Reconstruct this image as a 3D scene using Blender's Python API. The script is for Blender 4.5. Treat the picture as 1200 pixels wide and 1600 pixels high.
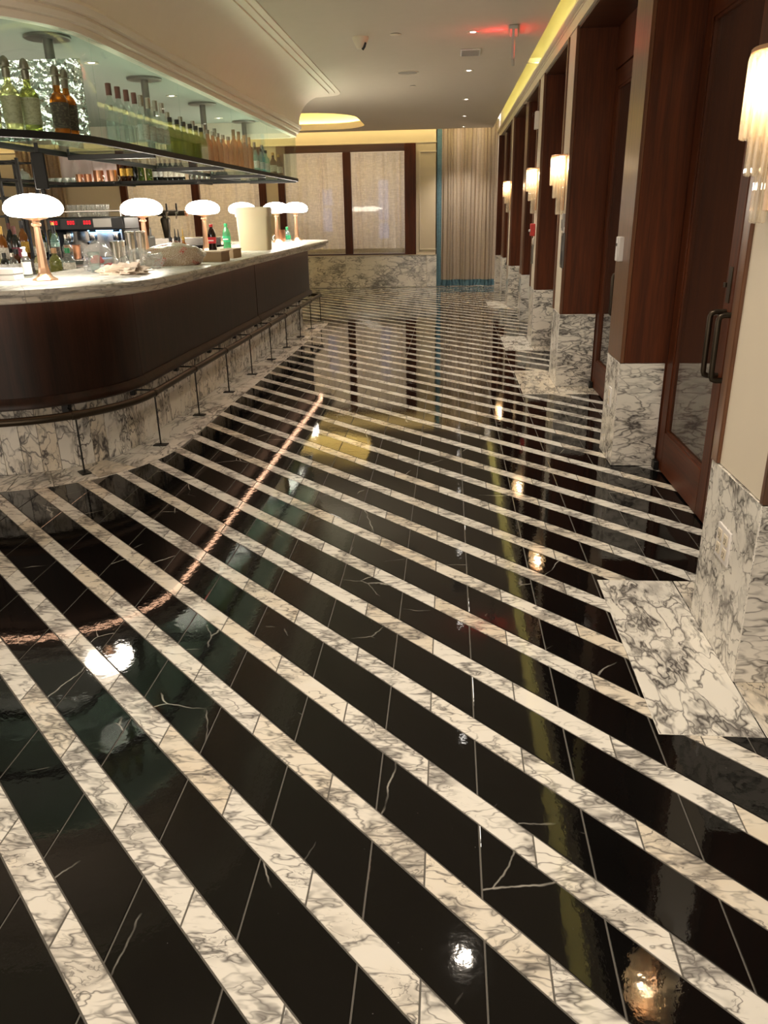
import bpy, bmesh, math, random
from mathutils import Vector, Matrix
random.seed(7)
PI = math.pi
S = bpy.context.scene
C = S.collection
for o in list(bpy.data.objects):
    bpy.data.objects.remove(o)

# ------------------------------------------------------------------ camera, world, exposure, room lights
F, EYE = 1208.0, 1.42
d1 = Vector((102, 472, F)).normalized()              # the corridor direction seen from the camera
up = -Vector((60, -3100, F)); up = (up - d1 * up.dot(d1)).normalized()
rx = d1.cross(up).normalized()
if rx.x < 0: rx = -rx
W = Matrix((rx, d1, up))                             # camera vector -> world vector
cam = bpy.data.cameras.new('camera'); cam.sensor_fit = 'HORIZONTAL'; cam.sensor_width = 36; cam.lens = F / 1200 * 36
cam.clip_start = .02; cam.clip_end = 100
co = bpy.data.objects.new('camera', cam); C.objects.link(co)
R3 = Matrix((W @ Vector((1, 0, 0)), W @ Vector((0, 1, 0)), -(W @ Vector((0, 0, 1))))).transposed()
co.matrix_world = Matrix.Translation((0, 0, EYE)) @ R3.to_4x4()
S.camera = co
w = bpy.data.worlds.new('world'); S.world = w; w.use_nodes = True
w.node_tree.nodes['Background'].inputs[0].default_value = (1.0, .86, .70, 1)
w.node_tree.nodes['Background'].inputs[1].default_value = 1.15
S.view_settings.view_transform = 'Standard'; S.view_settings.look = 'None'
S.view_settings.gamma = 1; S.view_settings.use_curve_mapping = False
S.view_settings.exposure = 1.2
S.cycles.max_bounces = 8; S.cycles.diffuse_bounces = 4; S.cycles.glossy_bounces = 4; S.cycles.transparent_max_bounces = 24
S.cycles.sample_clamp_indirect = 6; S.cycles.caustics_reflective = False; S.cycles.caustics_refractive = False
DOWN_W, SCONCE_W, GLOBE_E, COVE_E, COFFER_E, BACKCOVE_E, ROPE_E = 50.0, 2.3, 16.0, 10.5, 14.0, 7.0, 4.5

def at(x, y, Y=None, Z=None, X=None):                # photo pixel -> the point on a known plane of the room
    r = W @ Vector((x - 600, 800 - y, F))
    t = Y / r.y if Y is not None else ((Z - EYE) / r.z if Z is not None else X / r.x)
    return Vector((r.x * t, r.y * t, EYE + r.z * t))

# ------------------------------------------------------------------ materials
class N:
    def __init__(s, name):
        s.m = bpy.data.materials.new(name); s.m.use_nodes = True; s.t = s.m.node_tree; s.t.nodes.clear()
        s.out = s.t.nodes.new('ShaderNodeOutputMaterial')
    def n(s, typ, **kw):
        k = s.t.nodes.new('ShaderNode' + typ)
        for a, v in kw.items():
            if a.startswith('_'): setattr(k, a[1:], v)
            else:
                key = int(a[1:]) if a[0] == 'i' and a[1:].isdigit() else a.replace('__', ' ')
                if isinstance(v, bpy.types.NodeSocket): s.t.links.new(v, k.inputs[key])
                else: k.inputs[key].default_value = v
        return k
    def math(s, op, a, b=0.0, clamp=False):
        k = s.n('Math', _operation=op, _use_clamp=clamp)
        for i, v in enumerate((a, b)):
            if isinstance(v, bpy.types.NodeSocket): s.t.links.new(v, k.inputs[i])
            else: k.inputs[i].default_value = v
        return k.outputs[0]
    def vec(s, op, a, b):
        k = s.n('VectorMath', _operation=op)
        for i, v in enumerate((a, b)):
            if isinstance(v, bpy.types.NodeSocket): s.t.links.new(v, k.inputs[i])
            else: k.inputs[i].default_value = v
        return k.outputs[0]
    def mix(s, f, a, b):
        k = s.n('Mix', _data_type='RGBA')
        for i, v in ((0, f), (6, a), (7, b)):
            if isinstance(v, bpy.types.NodeSocket): s.t.links.new(v, k.inputs[i])
            else: k.inputs[i].default_value = v if i == 0 else (*v, 1)
        return k.outputs[2]
    def step(s, v, a, b, lo=0.0, hi=1.0):
        k = s.n('MapRange', _interpolation_type='SMOOTHSTEP', i0=v, i1=a, i2=b, i3=lo, i4=hi); return k.outputs[0]
    def ramp(s, f, stops):
        k = s.n('ValToRGB', i0=f); e = k.color_ramp.elements
        while len(e) > 1: e.remove(e[-1])
        for i, (p, c) in enumerate(stops):
            q = e[0] if i == 0 else e.new(p)
            q.position = p; q.color = (*c, 1)
        return k.outputs[0]
    def pos(s): return s.n('NewGeometry').outputs['Position']
    def rnd(s):
        a = s.n('ObjectInfo').outputs['Random']; b = s.n('NewGeometry').outputs['Random Per Island']
        return s.math('FRACT', s.math('ADD', a, s.math('MULTIPLY', b, .73)))
    def fin(s, bsdf):
        s.t.links.new(bsdf.outputs[0], s.out.inputs[0]); return s.m
    def bsdf(s, col, rough=.5, metal=0.0, bump=None, **kw):
        k = s.n('BsdfPrincipled', Roughness=rough, Metallic=metal)
        if isinstance(col, bpy.types.NodeSocket): s.t.links.new(col, k.inputs[0])
        else: k.inputs[0].default_value = (*col, 1)
        for a, v in kw.items():
            a = a.replace('__', ' ')
            if isinstance(v, bpy.types.NodeSocket): s.t.links.new(v, k.inputs[a])
            else: k.inputs[a].default_value = v
        if bump is not None: s.t.links.new(bump, k.inputs['Normal'])
        return k

def plain(name, col, rough=.5, metal=0.0, **kw):
    n = N(name)
    if rough > .25 and not metal:
        v = n.n('TexNoise', Scale=9.0, Vector=n.pos()); f = n.math('MULTIPLY', v.outputs[0], .16)
        col = n.mix(f, col, tuple(c * .72 for c in col))
    return n.fin(n.bsdf(col, rough, metal, **kw))

def emit(name, col, e):
    n = N(name); return n.fin(n.n('Emission', Color=(*col, 1), Strength=e))

def white_marble(name, sc=6.0, stretch=(1, 1, 1), rot=(0, 0, 0), amt=1.0, per=True, warm=.5, rough=.1, wavy=0.0):
    n = N(name); p = n.pos()
    if per:
        r = n.rnd(); p = n.vec('ADD', p, n.n('CombineXYZ', X=n.math('MULTIPLY', r, 41.0), Y=n.math('MULTIPLY', r, 67.0), Z=n.math('MULTIPLY', r, 23.0)).outputs[0])
    mp = n.n('Mapping', Vector=p, Rotation=rot, Scale=stretch).outputs[0]
    d = n.n('TexNoise', Vector=mp, Scale=sc * .8, Detail=3.0, Roughness=.55)
    q = n.vec('ADD', mp, n.vec('MULTIPLY', n.vec('SUBTRACT', d.outputs[1], (.5, .5, .5)), (1.6 / sc,) * 3))
    m1 = n.n('TexNoise', Vector=p, Scale=sc * .35, Detail=2.0).outputs[0]
    m2 = n.n('TexNoise', Vector=n.vec('ADD', p, (9, 4, 2)), Scale=sc * .5, Detail=3.0).outputs[0]
    def ridge(scale, det, w0, w1, off):                # contour lines of warped noise: looping, branching veins
        z = n.n('TexNoise', Vector=n.vec('ADD', q, off), Scale=scale, Detail=det, Roughness=.5, Distortion=.3).outputs[0]
        e = n.math('ABSOLUTE', n.math('SUBTRACT', z, .5))
        return n.math('POWER', n.math('SUBTRACT', 1.0, n.math('DIVIDE', e, n.step(m1, .3, .7, w0, w1)), True), 1.5)
    v = n.n('TexVoronoi', _feature='DISTANCE_TO_EDGE', Vector=q, Scale=sc).outputs[0]
    vo = n.math('POWER', n.math('SUBTRACT', 1.0, n.math('DIVIDE', v, n.step(m2, .4, .7, .05, .16)), True), 1.3)
    a = n.math('MULTIPLY', ridge(sc * .75, 3.0, .022, .085, (0, 0, 0)), n.step(m2, .32, .55, .25, 1.0))
    b = n.math('MULTIPLY', ridge(sc * 2.0, 4.0, .015, .06, (3, 7, 1)), n.step(m2, .46, .62, .0, .8))
    c = n.math('MULTIPLY', vo, n.step(m1, .38, .56, .0, .85))
    f = n.math('MULTIPLY', n.math('MAXIMUM', n.math('MAXIMUM', a, b), c), .86 * amt, True)
    cl = n.math('MULTIPLY', n.step(m2, .50, .72, 0, .6 * amt), n.step(ridge(sc * .9, 5.0, .12, .3, (5, 2, 8)), .1, .8))
    tint = n.rnd() if per else m2
    wh = n.mix(n.math('MULTIPLY', n.step(n.math('ADD', n.math('MULTIPLY', tint, .6), n.math('MULTIPLY', m2, .6)), .5, .95), warm), (.80, .77, .71), (.72, .60, .43))
    base = n.mix(cl, wh, (.36, .34, .32))
    col = n.mix(f, base, (.10, .092, .088))
    bump = None
    if wavy:
        bn = n.n('TexNoise', Vector=n.pos(), Scale=55.0, Detail=2.0)
        bump = n.n('Bump', Strength=wavy, Distance=.002, Height=bn.outputs[0]).outputs[0]
    return n.fin(n.bsdf(col, rough, bump=bump))

def black_marble(name):
    n = N(name); p = n.pos(); r = n.rnd()
    p = n.vec('ADD', p, n.n('CombineXYZ', X=n.math('MULTIPLY', r, 31.0), Y=n.math('MULTIPLY', r, 57.0), Z=n.math('MULTIPLY', r, 13.0)).outputs[0])
    d = n.n('TexNoise', Vector=p, Scale=6.0, Detail=4.0)
    q = n.vec('ADD', p, n.vec('MULTIPLY', d.outputs[1], (.06,) * 3))
    v = n.n('TexVoronoi', _feature='DISTANCE_TO_EDGE', Vector=q, Scale=2.2).outputs[0]
    m = n.n('TexNoise', Vector=p, Scale=3.0, Detail=3.0).outputs[0]
    f = n.math('MULTIPLY', n.math('SUBTRACT', 1.0, n.math('DIVIDE', v, .0065), True), n.step(m, .54, .66))
    sp = n.n('TexNoise', Vector=p, Scale=120.0).outputs[0]
    col = n.mix(n.math('MAXIMUM', f, n.step(sp, .78, .82, 0, .5)), n.mix(m, (.002, .002, .002), (.006, .0057, .0054)), (.42, .40, .36))
    bn = n.n('TexNoise', Vector=n.pos(), Scale=38.0, Detail=3.0)
    bump = n.n('Bump', Strength=.09, Distance=.002, Height=bn.outputs[0]).outputs[0]
    return n.fin(n.bsdf(col, .03, bump=bump, Specular__IOR__Level=.5))

def wood(name, c0, c1, rough=.3, coat=0.0, axis=2, spec=.5):
    n = N(name); sc = [26, 26, 26]; sc[axis] = 1.1
    mp = n.n('Mapping', Vector=n.pos(), Scale=tuple(sc)).outputs[0]
    a = n.n('TexNoise', Vector=mp, Scale=1.0, Detail=7.0, Roughness=.62, Distortion=.4).outputs[0]
    b = n.n('TexNoise', Vector=n.n('Mapping', Vector=n.pos(), Scale=tuple(v * 7 for v in sc)).outputs[0], Scale=1.0, Detail=3.0).outputs[0]
    f = n.step(n.math('ADD', n.math('MULTIPLY', a, .75), n.math('MULTIPLY', b, .25)), .33, .68)
    return n.fin(n.bsdf(n.mix(f, c0, c1), rough, Coat__Weight=coat, Coat__Roughness=.2, Specular__IOR__Level=spec))

def thin_glass(name, tint=(1, 1, 1), refl=1.0, haze=0.0, rough=0.0):
    n = N(name)
    gm = n.n('NewGeometry'); dt = n.n('VectorMath', _operation='DOT_PRODUCT'); n.t.links.new(gm.outputs['Incoming'], dt.inputs[0]); n.t.links.new(gm.outputs['Normal'], dt.inputs[1])
    fr = n.math('ADD', .04, n.math('MULTIPLY', n.math('POWER', n.math('SUBTRACT', 1.0, n.math('ABSOLUTE', dt.outputs['Value'])), 5.0), .96))
    f = n.math('MULTIPLY', fr, refl, True)
    t = n.n('BsdfTransparent', Color=(*tint, 1)); g = n.n('BsdfGlossy', Roughness=rough)
    sh = t.outputs[0]
    if haze:
        dd = n.n('BsdfDiffuse', Color=(*tint, 1)); tr = n.n('BsdfTranslucent', Color=(*tint, 1))
        h = n.n('MixShader', i0=.5, i1=dd.outputs[0], i2=tr.outputs[0])
        sh = n.n('MixShader', i0=haze, i1=sh, i2=h.outputs[0]).outputs[0]
    k = n.n('MixShader', i0=f, i1=sh, i2=g.outputs[0])
    return n.fin(k)

def rib_glass(name):
    n = N(name); p = n.pos()
    v = n.n('TexVoronoi', Vector=p, Scale=34.0, _feature='SMOOTH_F1').outputs[0]
    nz = n.n('TexNoise', Vector=p, Scale=20.0, Detail=3.0, Distortion=1.2).outputs[0]
    b = n.n('Bump', Strength=1.0, Distance=.06, Height=n.math('ADD', v, nz)).outputs[0]
    g = n.n('BsdfGlossy', Roughness=.06, Color=(.85, .9, .88, 1), Normal=b)
    t = n.n('BsdfTransparent', Color=(.85, .9, .87, 1))
    d = n.n('BsdfDiffuse', Color=(.85, .87, .85, 1), Normal=b)
    a = n.n('MixShader', i0=.72, i1=t.outputs[0], i2=g.outputs[0])
    return n.fin(n.n('MixShader', i0=.15, i1=a.outputs[0], i2=d.outputs[0]))

def linen(name, col, trans=.12, sc=1.0, low=.80):
    n = N(name); p = n.pos()
    a = n.n('TexNoise', Vector=n.n('Mapping', Vector=p, Scale=(90 * sc, 90 * sc, 14 * sc)).outputs[0], Scale=1.0, Detail=3.0).outputs[0]
    b = n.n('TexNoise', Vector=n.n('Mapping', Vector=p, Scale=(12 * sc, 12 * sc, 80 * sc)).outputs[0], Scale=1.0, Detail=2.0).outputs[0]
    c = n.mix(n.step(n.math('ADD', a, b), .8, 1.25), tuple(x * low for x in col), col)
    d = n.n('BsdfDiffuse', Color=c); t = n.n('BsdfTransparent'); tl = n.n('BsdfTranslucent', Color=c)
    k = n.n('MixShader', i0=.4, i1=d.outputs[0], i2=tl.outputs[0])
    return n.fin(n.n('MixShader', i0=trans, i1=k.outputs[0], i2=t.outputs[0]))

M = {}
M['tile_white'] = white_marble('white_tile_marble', 12, (.6, 1.5, 1), (0, 0, .95), 1.08, True, .6, .06, .06)
M['tile_black'] = black_marble('black_tile_marble')
M['grout'] = plain('grout', (.13, .12, .105), .8)
M['slab'] = white_marble('pillar_slab_marble', 10, (1.4, .6, 1), (0, 0, .15), 1.3, True, .6, .12)
M['base_x'] = white_marble('wall_base_marble', 13, (1, 1, .9), (.5, 0, 0), 1.2, True, .15, .15)
M['base_y'] = white_marble('reveal_base_marble', 7, (.8, 1, 2.0), (0, .35, 0), 1.25, True, .15, .15)
M['base_back'] = white_marble('back_base_marble', 5.5, (.8, 1, 1.7), (0, .45, 0), 1.1, True, .2, .15)
M['kick'] = white_marble('bar_kick_marble', 9, (1.2, 1.2, .75), (.5, .5, 0), 1.35, True, .6, .22)
M['border'] = white_marble('border_marble', 8, (1, .4, 1), (0, 0, -.2), 1.2, True, .6, .12)
M['top'] = white_marble('worktop_marble', 5, (1, .5, 2.4), (0, 0, .5), .85, True, .35, .36)
M['wood'] = wood('mahogany', (.050, .0125, .0040), (.112, .027, .0070), .45, .0, 2, .22)
M['wood_y'] = wood('mahogany_rail', (.050, .0125, .0040), (.112, .027, .0070), .45, .0, 1, .22)
M['wood_x'] = wood('mahogany_lintel', (.032, .010, .004), (.085, .027, .010), .35, .1, 0)
M['wood_lit'] = wood('mahogany_lit', (.075, .026, .010), (.17, .070, .030), .3, .2)  # lighter mahogany copy: the light on the pillar fronts is in its colour
M['wood_bar'] = wood('bar_wood', (.009, .0032, .0014), (.030, .0105, .005), .4, .0, 2, .3)
M['bronze'] = plain('dark_bronze', (.055, .042, .028), .38, .75)
M['black'] = plain('black_metal', (.012, .011, .010), .4, .4)
M['blackmat'] = plain('matt_black', (.010, .010, .010), .6)
M['blackplas'] = plain('black_plastic', (.012, .012, .013), .35)
M['plaster'] = plain('ceiling_plaster', (.66, .58, .48), .9)
M['soffit'] = plain('soffit_plaster', (.93, .83, .71), .9)
M['cream'] = plain('cream_paint', (.70, .61, .46), .6)
M['creamlt'] = plain('cream_gloss_paint', (.74, .66, .53), .45)
M['whitep'] = plain('white_plastic', (.75, .72, .70), .4)
M['grey'] = plain('grey_metal', (.42, .40, .37), .4, .3)
M['steel'] = plain('brushed_steel', (.62, .58, .53), .25, 1.0)
M['darksteel'] = plain('dark_steel', (.20, .19, .18), .35, .9)
M['copper'] = plain('copper', (.70, .36, .22), .28, 1.0)
M['rosebrass'] = plain('rose_brass', (.72, .44, .28), .34, .85)
M['pane'] = thin_glass('clear_pane', (.96, .98, .96), .3)
M['doorpane'] = thin_glass('door_pane', (.75, .78, .74), 1.3)
M['case'] = thin_glass('greenish_case_glass', (.93, .97, .95), .55)
M['shelf'] = thin_glass('green_shelf_glass', (.80, .90, .85), .5)
M['rib'] = rib_glass('rippled_glass')
M['rod'] = thin_glass('sconce_rod_glass', (1.0, .96, .88), 1.0, .24)
M['redbox'] = plain('red_paint', (.55, .03, .03), .4)
M['covelit'] = plain('cream_cove_lit', (.72, .66, .44), .7)  # cream of the cove wall, yellowed to carry some of the cove light
M['night'] = plain('night_dark', (.012, .012, .014), .8)
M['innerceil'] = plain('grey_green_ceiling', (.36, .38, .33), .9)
M['sheer'] = linen('sheer_linen', (.84, .75, .66), .06)
M['drape'] = linen('taupe_drape', (.66, .57, .47), 0.0, 1.0, .92)
M['beige'] = linen('beige_drape', (.62, .50, .37), 0.0)
M['blue'] = linen('blue_drape', (.24, .43, .54), 0.0)
M['globe'] = emit('glowing_opal_glass', (1.0, .90, .76), GLOBE_E)
M['bulb'] = emit('glowing_bulb', (1.0, .85, .64), 60)
M['cove'] = emit('cove_glow', (1.0, 1.0, .45), COVE_E)
M['coffer_led'] = emit('coffer_glow', (1.0, .80, .24), COFFER_E)
M['back_led'] = emit('back_cove_glow', (1.0, .80, .36), BACKCOVE_E)
M['rope'] = emit('rope_light_glow', (1.0, .56, .34), ROPE_E)
M['lens'] = emit('downlight_lens', (1.0, .93, .84), 9)
M['red'] = emit('red_display', (1.0, .02, .03), .9)
M['redsign'] = emit('red_sign_glow', (1.0, .03, .03), 9)
M['bluelight'] = emit('blue_work_light', (.25, .55, 1.0), 7)
M['pane_glow'] = emit('blue_reflection_glow', (.35, .5, 1.0), .9)  # bluish glow that imitates a reflection in the window panes

# ------------------------------------------------------------------ mesh helpers
class MB:
    def __init__(s): s.v = []; s.f = []
    def add(s, vs, fs):
        b = len(s.v); s.v += [tuple(p) for p in vs]; s.f += [[i + b for i in f] for f in fs]; return s
    def box(s, x0, x1, y0, y1, z0, z1, ch=0.0):
        if ch <= 0:
            v = [(x, y, z) for z in (z0, z1) for y in (y0, y1) for x in (x0, x1)]
            return s.add(v, [[0, 2, 3, 1], [4, 5, 7, 6], [0, 1, 5, 4], [2, 6, 7, 3], [0, 4, 6, 2], [1, 3, 7, 5]])
        bm = bmesh.new(); bmesh.ops.create_cube(bm, size=1)
        for q in bm.verts: q.co = Vector(((x0 + x1) / 2 + q.co.x * (x1 - x0), (y0 + y1) / 2 + q.co.y * (y1 - y0), (z0 + z1) / 2 + q.co.z * (z1 - z0)))
        bmesh.ops.bevel(bm, geom=bm.edges[:], offset=ch, segments=1, affect='EDGES'); return s.bm(bm)
    def bm(s, bm):
        bm.verts.index_update(); s.add([q.co[:] for q in bm.verts], [[q.index for q in f.verts] for f in bm.faces]); bm.free(); return s
    def lathe(s, prof, seg=20, c=(0, 0, 0), sx=1.0, sy=1.0, a0=0.0, a1=2 * PI):
        full = abs(a1 - a0 - 2 * PI) < 1e-6; k = seg if full else seg + 1
        vs = []
        for r, z in prof:
            for i in range(k):
                a = a0 + (a1 - a0) * i / seg; vs.append((c[0] + r * sx * math.cos(a), c[1] + r * sy * math.sin(a), c[2] + z))
        fs = []
        for j in range(len(prof) - 1):
            for i in range(seg if full else seg):
                i2 = (i + 1) % k; fs.append([j * k + i, j * k + i2, (j + 1) * k + i2, (j + 1) * k + i])
        if full:
            if prof[0][0] > 1e-5: fs.append(list(range(k))[::-1])
            if prof[-1][0] > 1e-5: fs.append([(len(prof) - 1) * k + i for i in range(k)])
        return s.add(vs, fs)
    def tube(s, pts, r, seg=8, cap=True, closed=False):
        pts = [Vector(p) for p in pts]; n = len(pts); vs = []; rr = r if isinstance(r, (list, tuple)) else [r] * n
        prev = None
        for i, p in enumerate(pts):
            a = pts[i - 1] if i or closed else p; b = pts[(i + 1) % n] if i < n - 1 or closed else p
            t = (b - a).normalized()
            if prev is None:
                u = t.orthogonal().normalized()
                if abs(t.z) < .9: u = t.cross(Vector((0, 0, 1))).normalized()
            else: u = (prev - t * prev.dot(t)).normalized()
            prev = u; v2 = t.cross(u)
            for k in range(seg):
                q = 2 * PI * (k + .5) / seg; vs.append(p + (u * math.cos(q) + v2 * math.sin(q)) * rr[i])
        fs = []
        for i in range(n if closed else n - 1):
            j = (i + 1) % n
            for k in range(seg): fs.append([i * seg + k, i * seg + (k + 1) % seg, j * seg + (k + 1) % seg, j * seg + k])
        if cap and not closed: fs += [list(range(seg))[::-1], [(n - 1) * seg + k for k in range(seg)]]
        return s.add(vs, fs)
    def prism(s, poly, z0, z1):
        n = len(poly); s.add([(x, y, z0) for x, y in poly] + [(x, y, z1) for x, y in poly], [list(range(n))[::-1], [n + i for i in range(n)]] + [[i, (i + 1) % n, n + (i + 1) % n, n + i] for i in range(n)]); return s
    def loft(s, loops, closed_prof=False, closed_path=False):   # loops: list (profile) of lists (path) of points
        n = len(loops); k = len(loops[0]); vs = [p for l in loops for p in l]; fs = []
        for j in range(n if closed_prof else n - 1):
            j2 = (j + 1) % n
            for i in range(k if closed_path else k - 1):
                i2 = (i + 1) % k; fs.append([j * k + i, j * k + i2, j2 * k + i2, j2 * k + i])
        if closed_prof and not closed_path:
            fs += [[j * k for j in range(n)], [j * k + k - 1 for j in range(n)][::-1]]
        return s.add(vs, fs)
    def mesh(s, name, smooth=True, ang=38):
        m = bpy.data.meshes.new(name); m.from_pydata(s.v, [], s.f)
        bm = bmesh.new(); bm.from_mesh(m); bmesh.ops.recalc_face_normals(bm, faces=bm.faces); bm.to_mesh(m); bm.free()
        if smooth:
            m.polygons.foreach_set('use_smooth', [True] * len(m.polygons)); m.set_sharp_from_angle(angle=math.radians(ang))
        m.update(); return m

def obj(name, me, mat=None, parent=None, loc=(0, 0, 0), rz=0.0, smooth=True):
    if isinstance(me, MB): me = me.mesh(name, smooth)
    o = bpy.data.objects.new(name, me); C.objects.link(o)
    o.location = loc; o.rotation_euler = (0, 0, rz)
    if mat is not None:
        if not me.materials: me.materials.append(M[mat] if isinstance(mat, str) else mat)
    if parent is not None: o.parent = parent
    return o
def tag(o, label=None, cat=None, group=None, kind=None):
    for k, v in (('label', label), ('category', cat), ('group', group), ('kind', kind)):
        if v: o[k] = v
    return o
def thing(name, label, cat, loc=(0, 0, 0), rz=0.0, group=None, kind=None):
    o = bpy.data.objects.new(name, None); C.objects.link(o); o.location = loc; o.rotation_euler = (0, 0, rz); o.empty_display_size = .05
    return tag(o, label, cat, group, kind)
def struct(name): return thing(name, None, None, kind='structure')
def copy_thing(src, loc, label, group=None, rz=None):
    r = src.copy(); C.objects.link(r); r.location = loc; r['label'] = label
    if group: r['group'] = group
    if rz is not None: r.rotation_euler = (0, 0, rz)
    for ch in list(src.children):
        c = ch.copy(); C.objects.link(c); c.parent = r
        for g in ch.children:
            d = g.copy(); C.objects.link(d); d.parent = c
    return r
def lamp(name, typ, loc, watts, col, parent=None, **kw):
    l = bpy.data.lights.new(name, typ); l.energy = watts; l.color = col
    for k, v in kw.items(): setattr(l, k, v)
    o = bpy.data.objects.new(name, l); C.objects.link(o); o.location = loc
    if parent is not None: o.parent = parent
    return o
ORD = ['first', 'second', 'third', 'fourth', 'fifth', 'sixth', 'seventh', 'eighth', 'ninth', 'tenth', 'eleventh', 'twelfth', 'thirteenth', 'fourteenth', 'fifteenth', 'sixteenth', 'seventeenth', 'eighteenth', 'nineteenth', 'twentieth']

# ------------------------------------------------------------------ plan curves of the bar island
YC = 9.95
def sup(R, t):                                        # nearly square corner, t 0..1
    a = t * PI / 2; n = 10.0
    return R * abs(math.cos(a)) ** (2 / n), R * abs(math.sin(a)) ** (2 / n)
def isl(R, t, yc=YC, cx=-2.69, cy=4.8, slope=.019, mid=-3.58):
    L = 2 * mid - cx; t %= 8; k = int(t); u = t - k
    if k == 0: x, y = L + (cx - L) * u, cy - R
    elif k == 1: a = -PI / 2 + u * PI / 2; x, y = cx + R * math.cos(a), cy + R * math.sin(a)
    elif k == 2: x, y = cx + R, cy + (yc - cy) * u
    elif k == 3: a, b = sup(R, u); x, y = cx + a, yc + b
    elif k == 4: x, y = cx + (L - cx) * u, yc + R
    elif k == 5: a, b = sup(R, 1 - u); x, y = L - a, yc + b
    elif k == 6: x, y = L - R, yc + (cy - yc) * u
    else: a = PI + u * PI / 2; x, y = L + R * math.cos(a), cy + R * math.sin(a)
    return x + slope * max(0, y - cy), y
def ring(R, t): return isl(R, t, 9.68, -2.70, 4.5, 0.0)
def ty(Y, cy=4.8, yc=YC): return 2 + (Y - cy) / (yc - cy)
def tsamp(a, b):
    ts = [a]; 
    for k in range(int(a), int(b) + 1):
        n = {0: 2, 1: 24, 2: 6, 3: 12, 4: 2, 5: 12, 6: 4, 7: 16}[k % 8]
        for i in range(n):
            t = k + i / n
            if a + 1e-6 < t < b - 1e-6: ts.append(t)
    return ts + [b]
def sweep(mb, prof, a, b, fn=isl, full=False, closed=True):
    ts = tsamp(a, b)
    if full: ts = ts[:-1]
    return mb.loft([[(*fn(R, t), z) for t in ts] for R, z in prof], closed, full)

# ================================================================== THE SETTING
XW, XD, YB, ZC = .92, 1.24, 16.0, 2.80
# ---- floor: grout bed, striped tiles, border and pillar slabs
floor = struct('floor')
obj('grout_bed', MB().box(-9.2, 1.6, -3.2, 17.2, -.06, -.0025), 'grout', floor)
G = .0042; PX = .2588; PY = .328
def tile_mesh(name, hy):
    a = (PX - G) / 2; b = (hy - G * 1.414) / 2; c = .0011
    def ring_(k, z): return [(x, -x + y, z) for x, y in ((-a + k, -b + k), (a - k, -b + k), (a - k, b - k), (-a + k, b - k))]
    v = ring_(0, -.006) + ring_(0, -c * .6) + ring_(c, 0)
    f = [[8, 9, 10, 11]] + [[j * 4 + i, j * 4 + (i + 1) % 4, j * 4 + 4 + (i + 1) % 4, j * 4 + 4 + i] for j in (0, 1) for i in range(4)]
    return v, f
SLABS = [(1.90, 2.90), (6.33, 7.33), (8.45, 9.45), (12.27, 13.27)]
PIL_S = [(2.18, 2.64), (6.63, 7.09), (8.73, 9.19), (12.55, 13.01)]          # sconce pillars
PIL_W = [(4.43, 4.79), (10.80, 11.16)]                                      # plain wood pillars
def island_inside(x, y, R):
    if y < 4.8 - R or y > YC + R or x > -2.69 + R + .019 * max(0, y - 4.8): return False
    if y < 4.8 and x > -2.69: return (x + 2.69) ** 2 + (y - 4.8) ** 2 < R * R
    return x > -4.47 - R
def on_floor(x, y):
    if island_inside(x, y, .85): return False
    for a, b in SLABS:
        if x > .74 and a + .12 < y < b - .12: return False
    for a, b in PIL_W:
        if x > 1.08 and a + .1 < y < b - .1: return False
    if y > 15.95 and x < -.25: return False
    return -9 < x < 1.36 and -3 < y < 16.3
for nm, hy, c0, x0, mat in (('white_tile', .104, 1.660, -.168, 'tile_white'), ('black_tile', .224, 1.824, -.0386, 'tile_black')):
    v, f = tile_mesh(nm, hy); spots = []
    for k in range(-36, 8):
        x = x0 + PX * k
        for n in range(-40, 60):
            y = c0 + PY * n - x
            if on_floor(x, y):
                q = W.transposed() @ Vector((x, y, -EYE))
                px, py = (600 + F * q.x / q.z, 800 - F * q.y / q.z) if q.z > .3 else (9e9, 9e9)
                seen = -60 < px < 1260 and 300 < py < 1680 and not (x < -2.5 and y > 4)
                spots.append((0 if seen else 1, q.length, x, y))
    spots.sort()
    me = MB().add(v, f).mesh(nm, False); rest = MB()
    for i, (s_, d_, x, y) in enumerate(spots):
        if i < 300: obj(nm, me, mat, floor, (x, y, 0))
        else: rest.add([(p[0] + x, p[1] + y, p[2]) for p in v], f)
    tag(obj(nm + '_field', rest, mat, floor, smooth=False), kind='stuff')
for a, b in SLABS:                                    # marble plinth slabs around the sconce pillars
    p = [q for q in PIL_S if a < q[0] < b][0]
    obj('marble_slab', MB().box(.62, .918, a, b, -.006, .002, .001), 'slab', floor)
    obj('marble_slab', MB().box(.922, XD, a, p[0] - .001, -.006, .002, .001), 'slab', floor)
    obj('marble_slab', MB().box(.922, XD, p[1] + .001, b, -.006, .002, .001), 'slab', floor)
cuts = [1 - .9, 1.0] + [1 + k / 6 for k in range(1, 7)] + [ty(y) for y in (5.6, 6.6, 7.6, 8.6, 9.6)] + [3.5, 4.2, 5, 6, 7, 8, 8.1]
for a, b in zip(cuts, cuts[1:]):
    g = .0015 if b - a > .05 else 0
    obj('border_slab', sweep(MB(), [(.645, -.006), (.645, .0028), (.949, .0028), (.95, .002), (.95, -.006)], a + g, b - g), 'border', floor)

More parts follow.
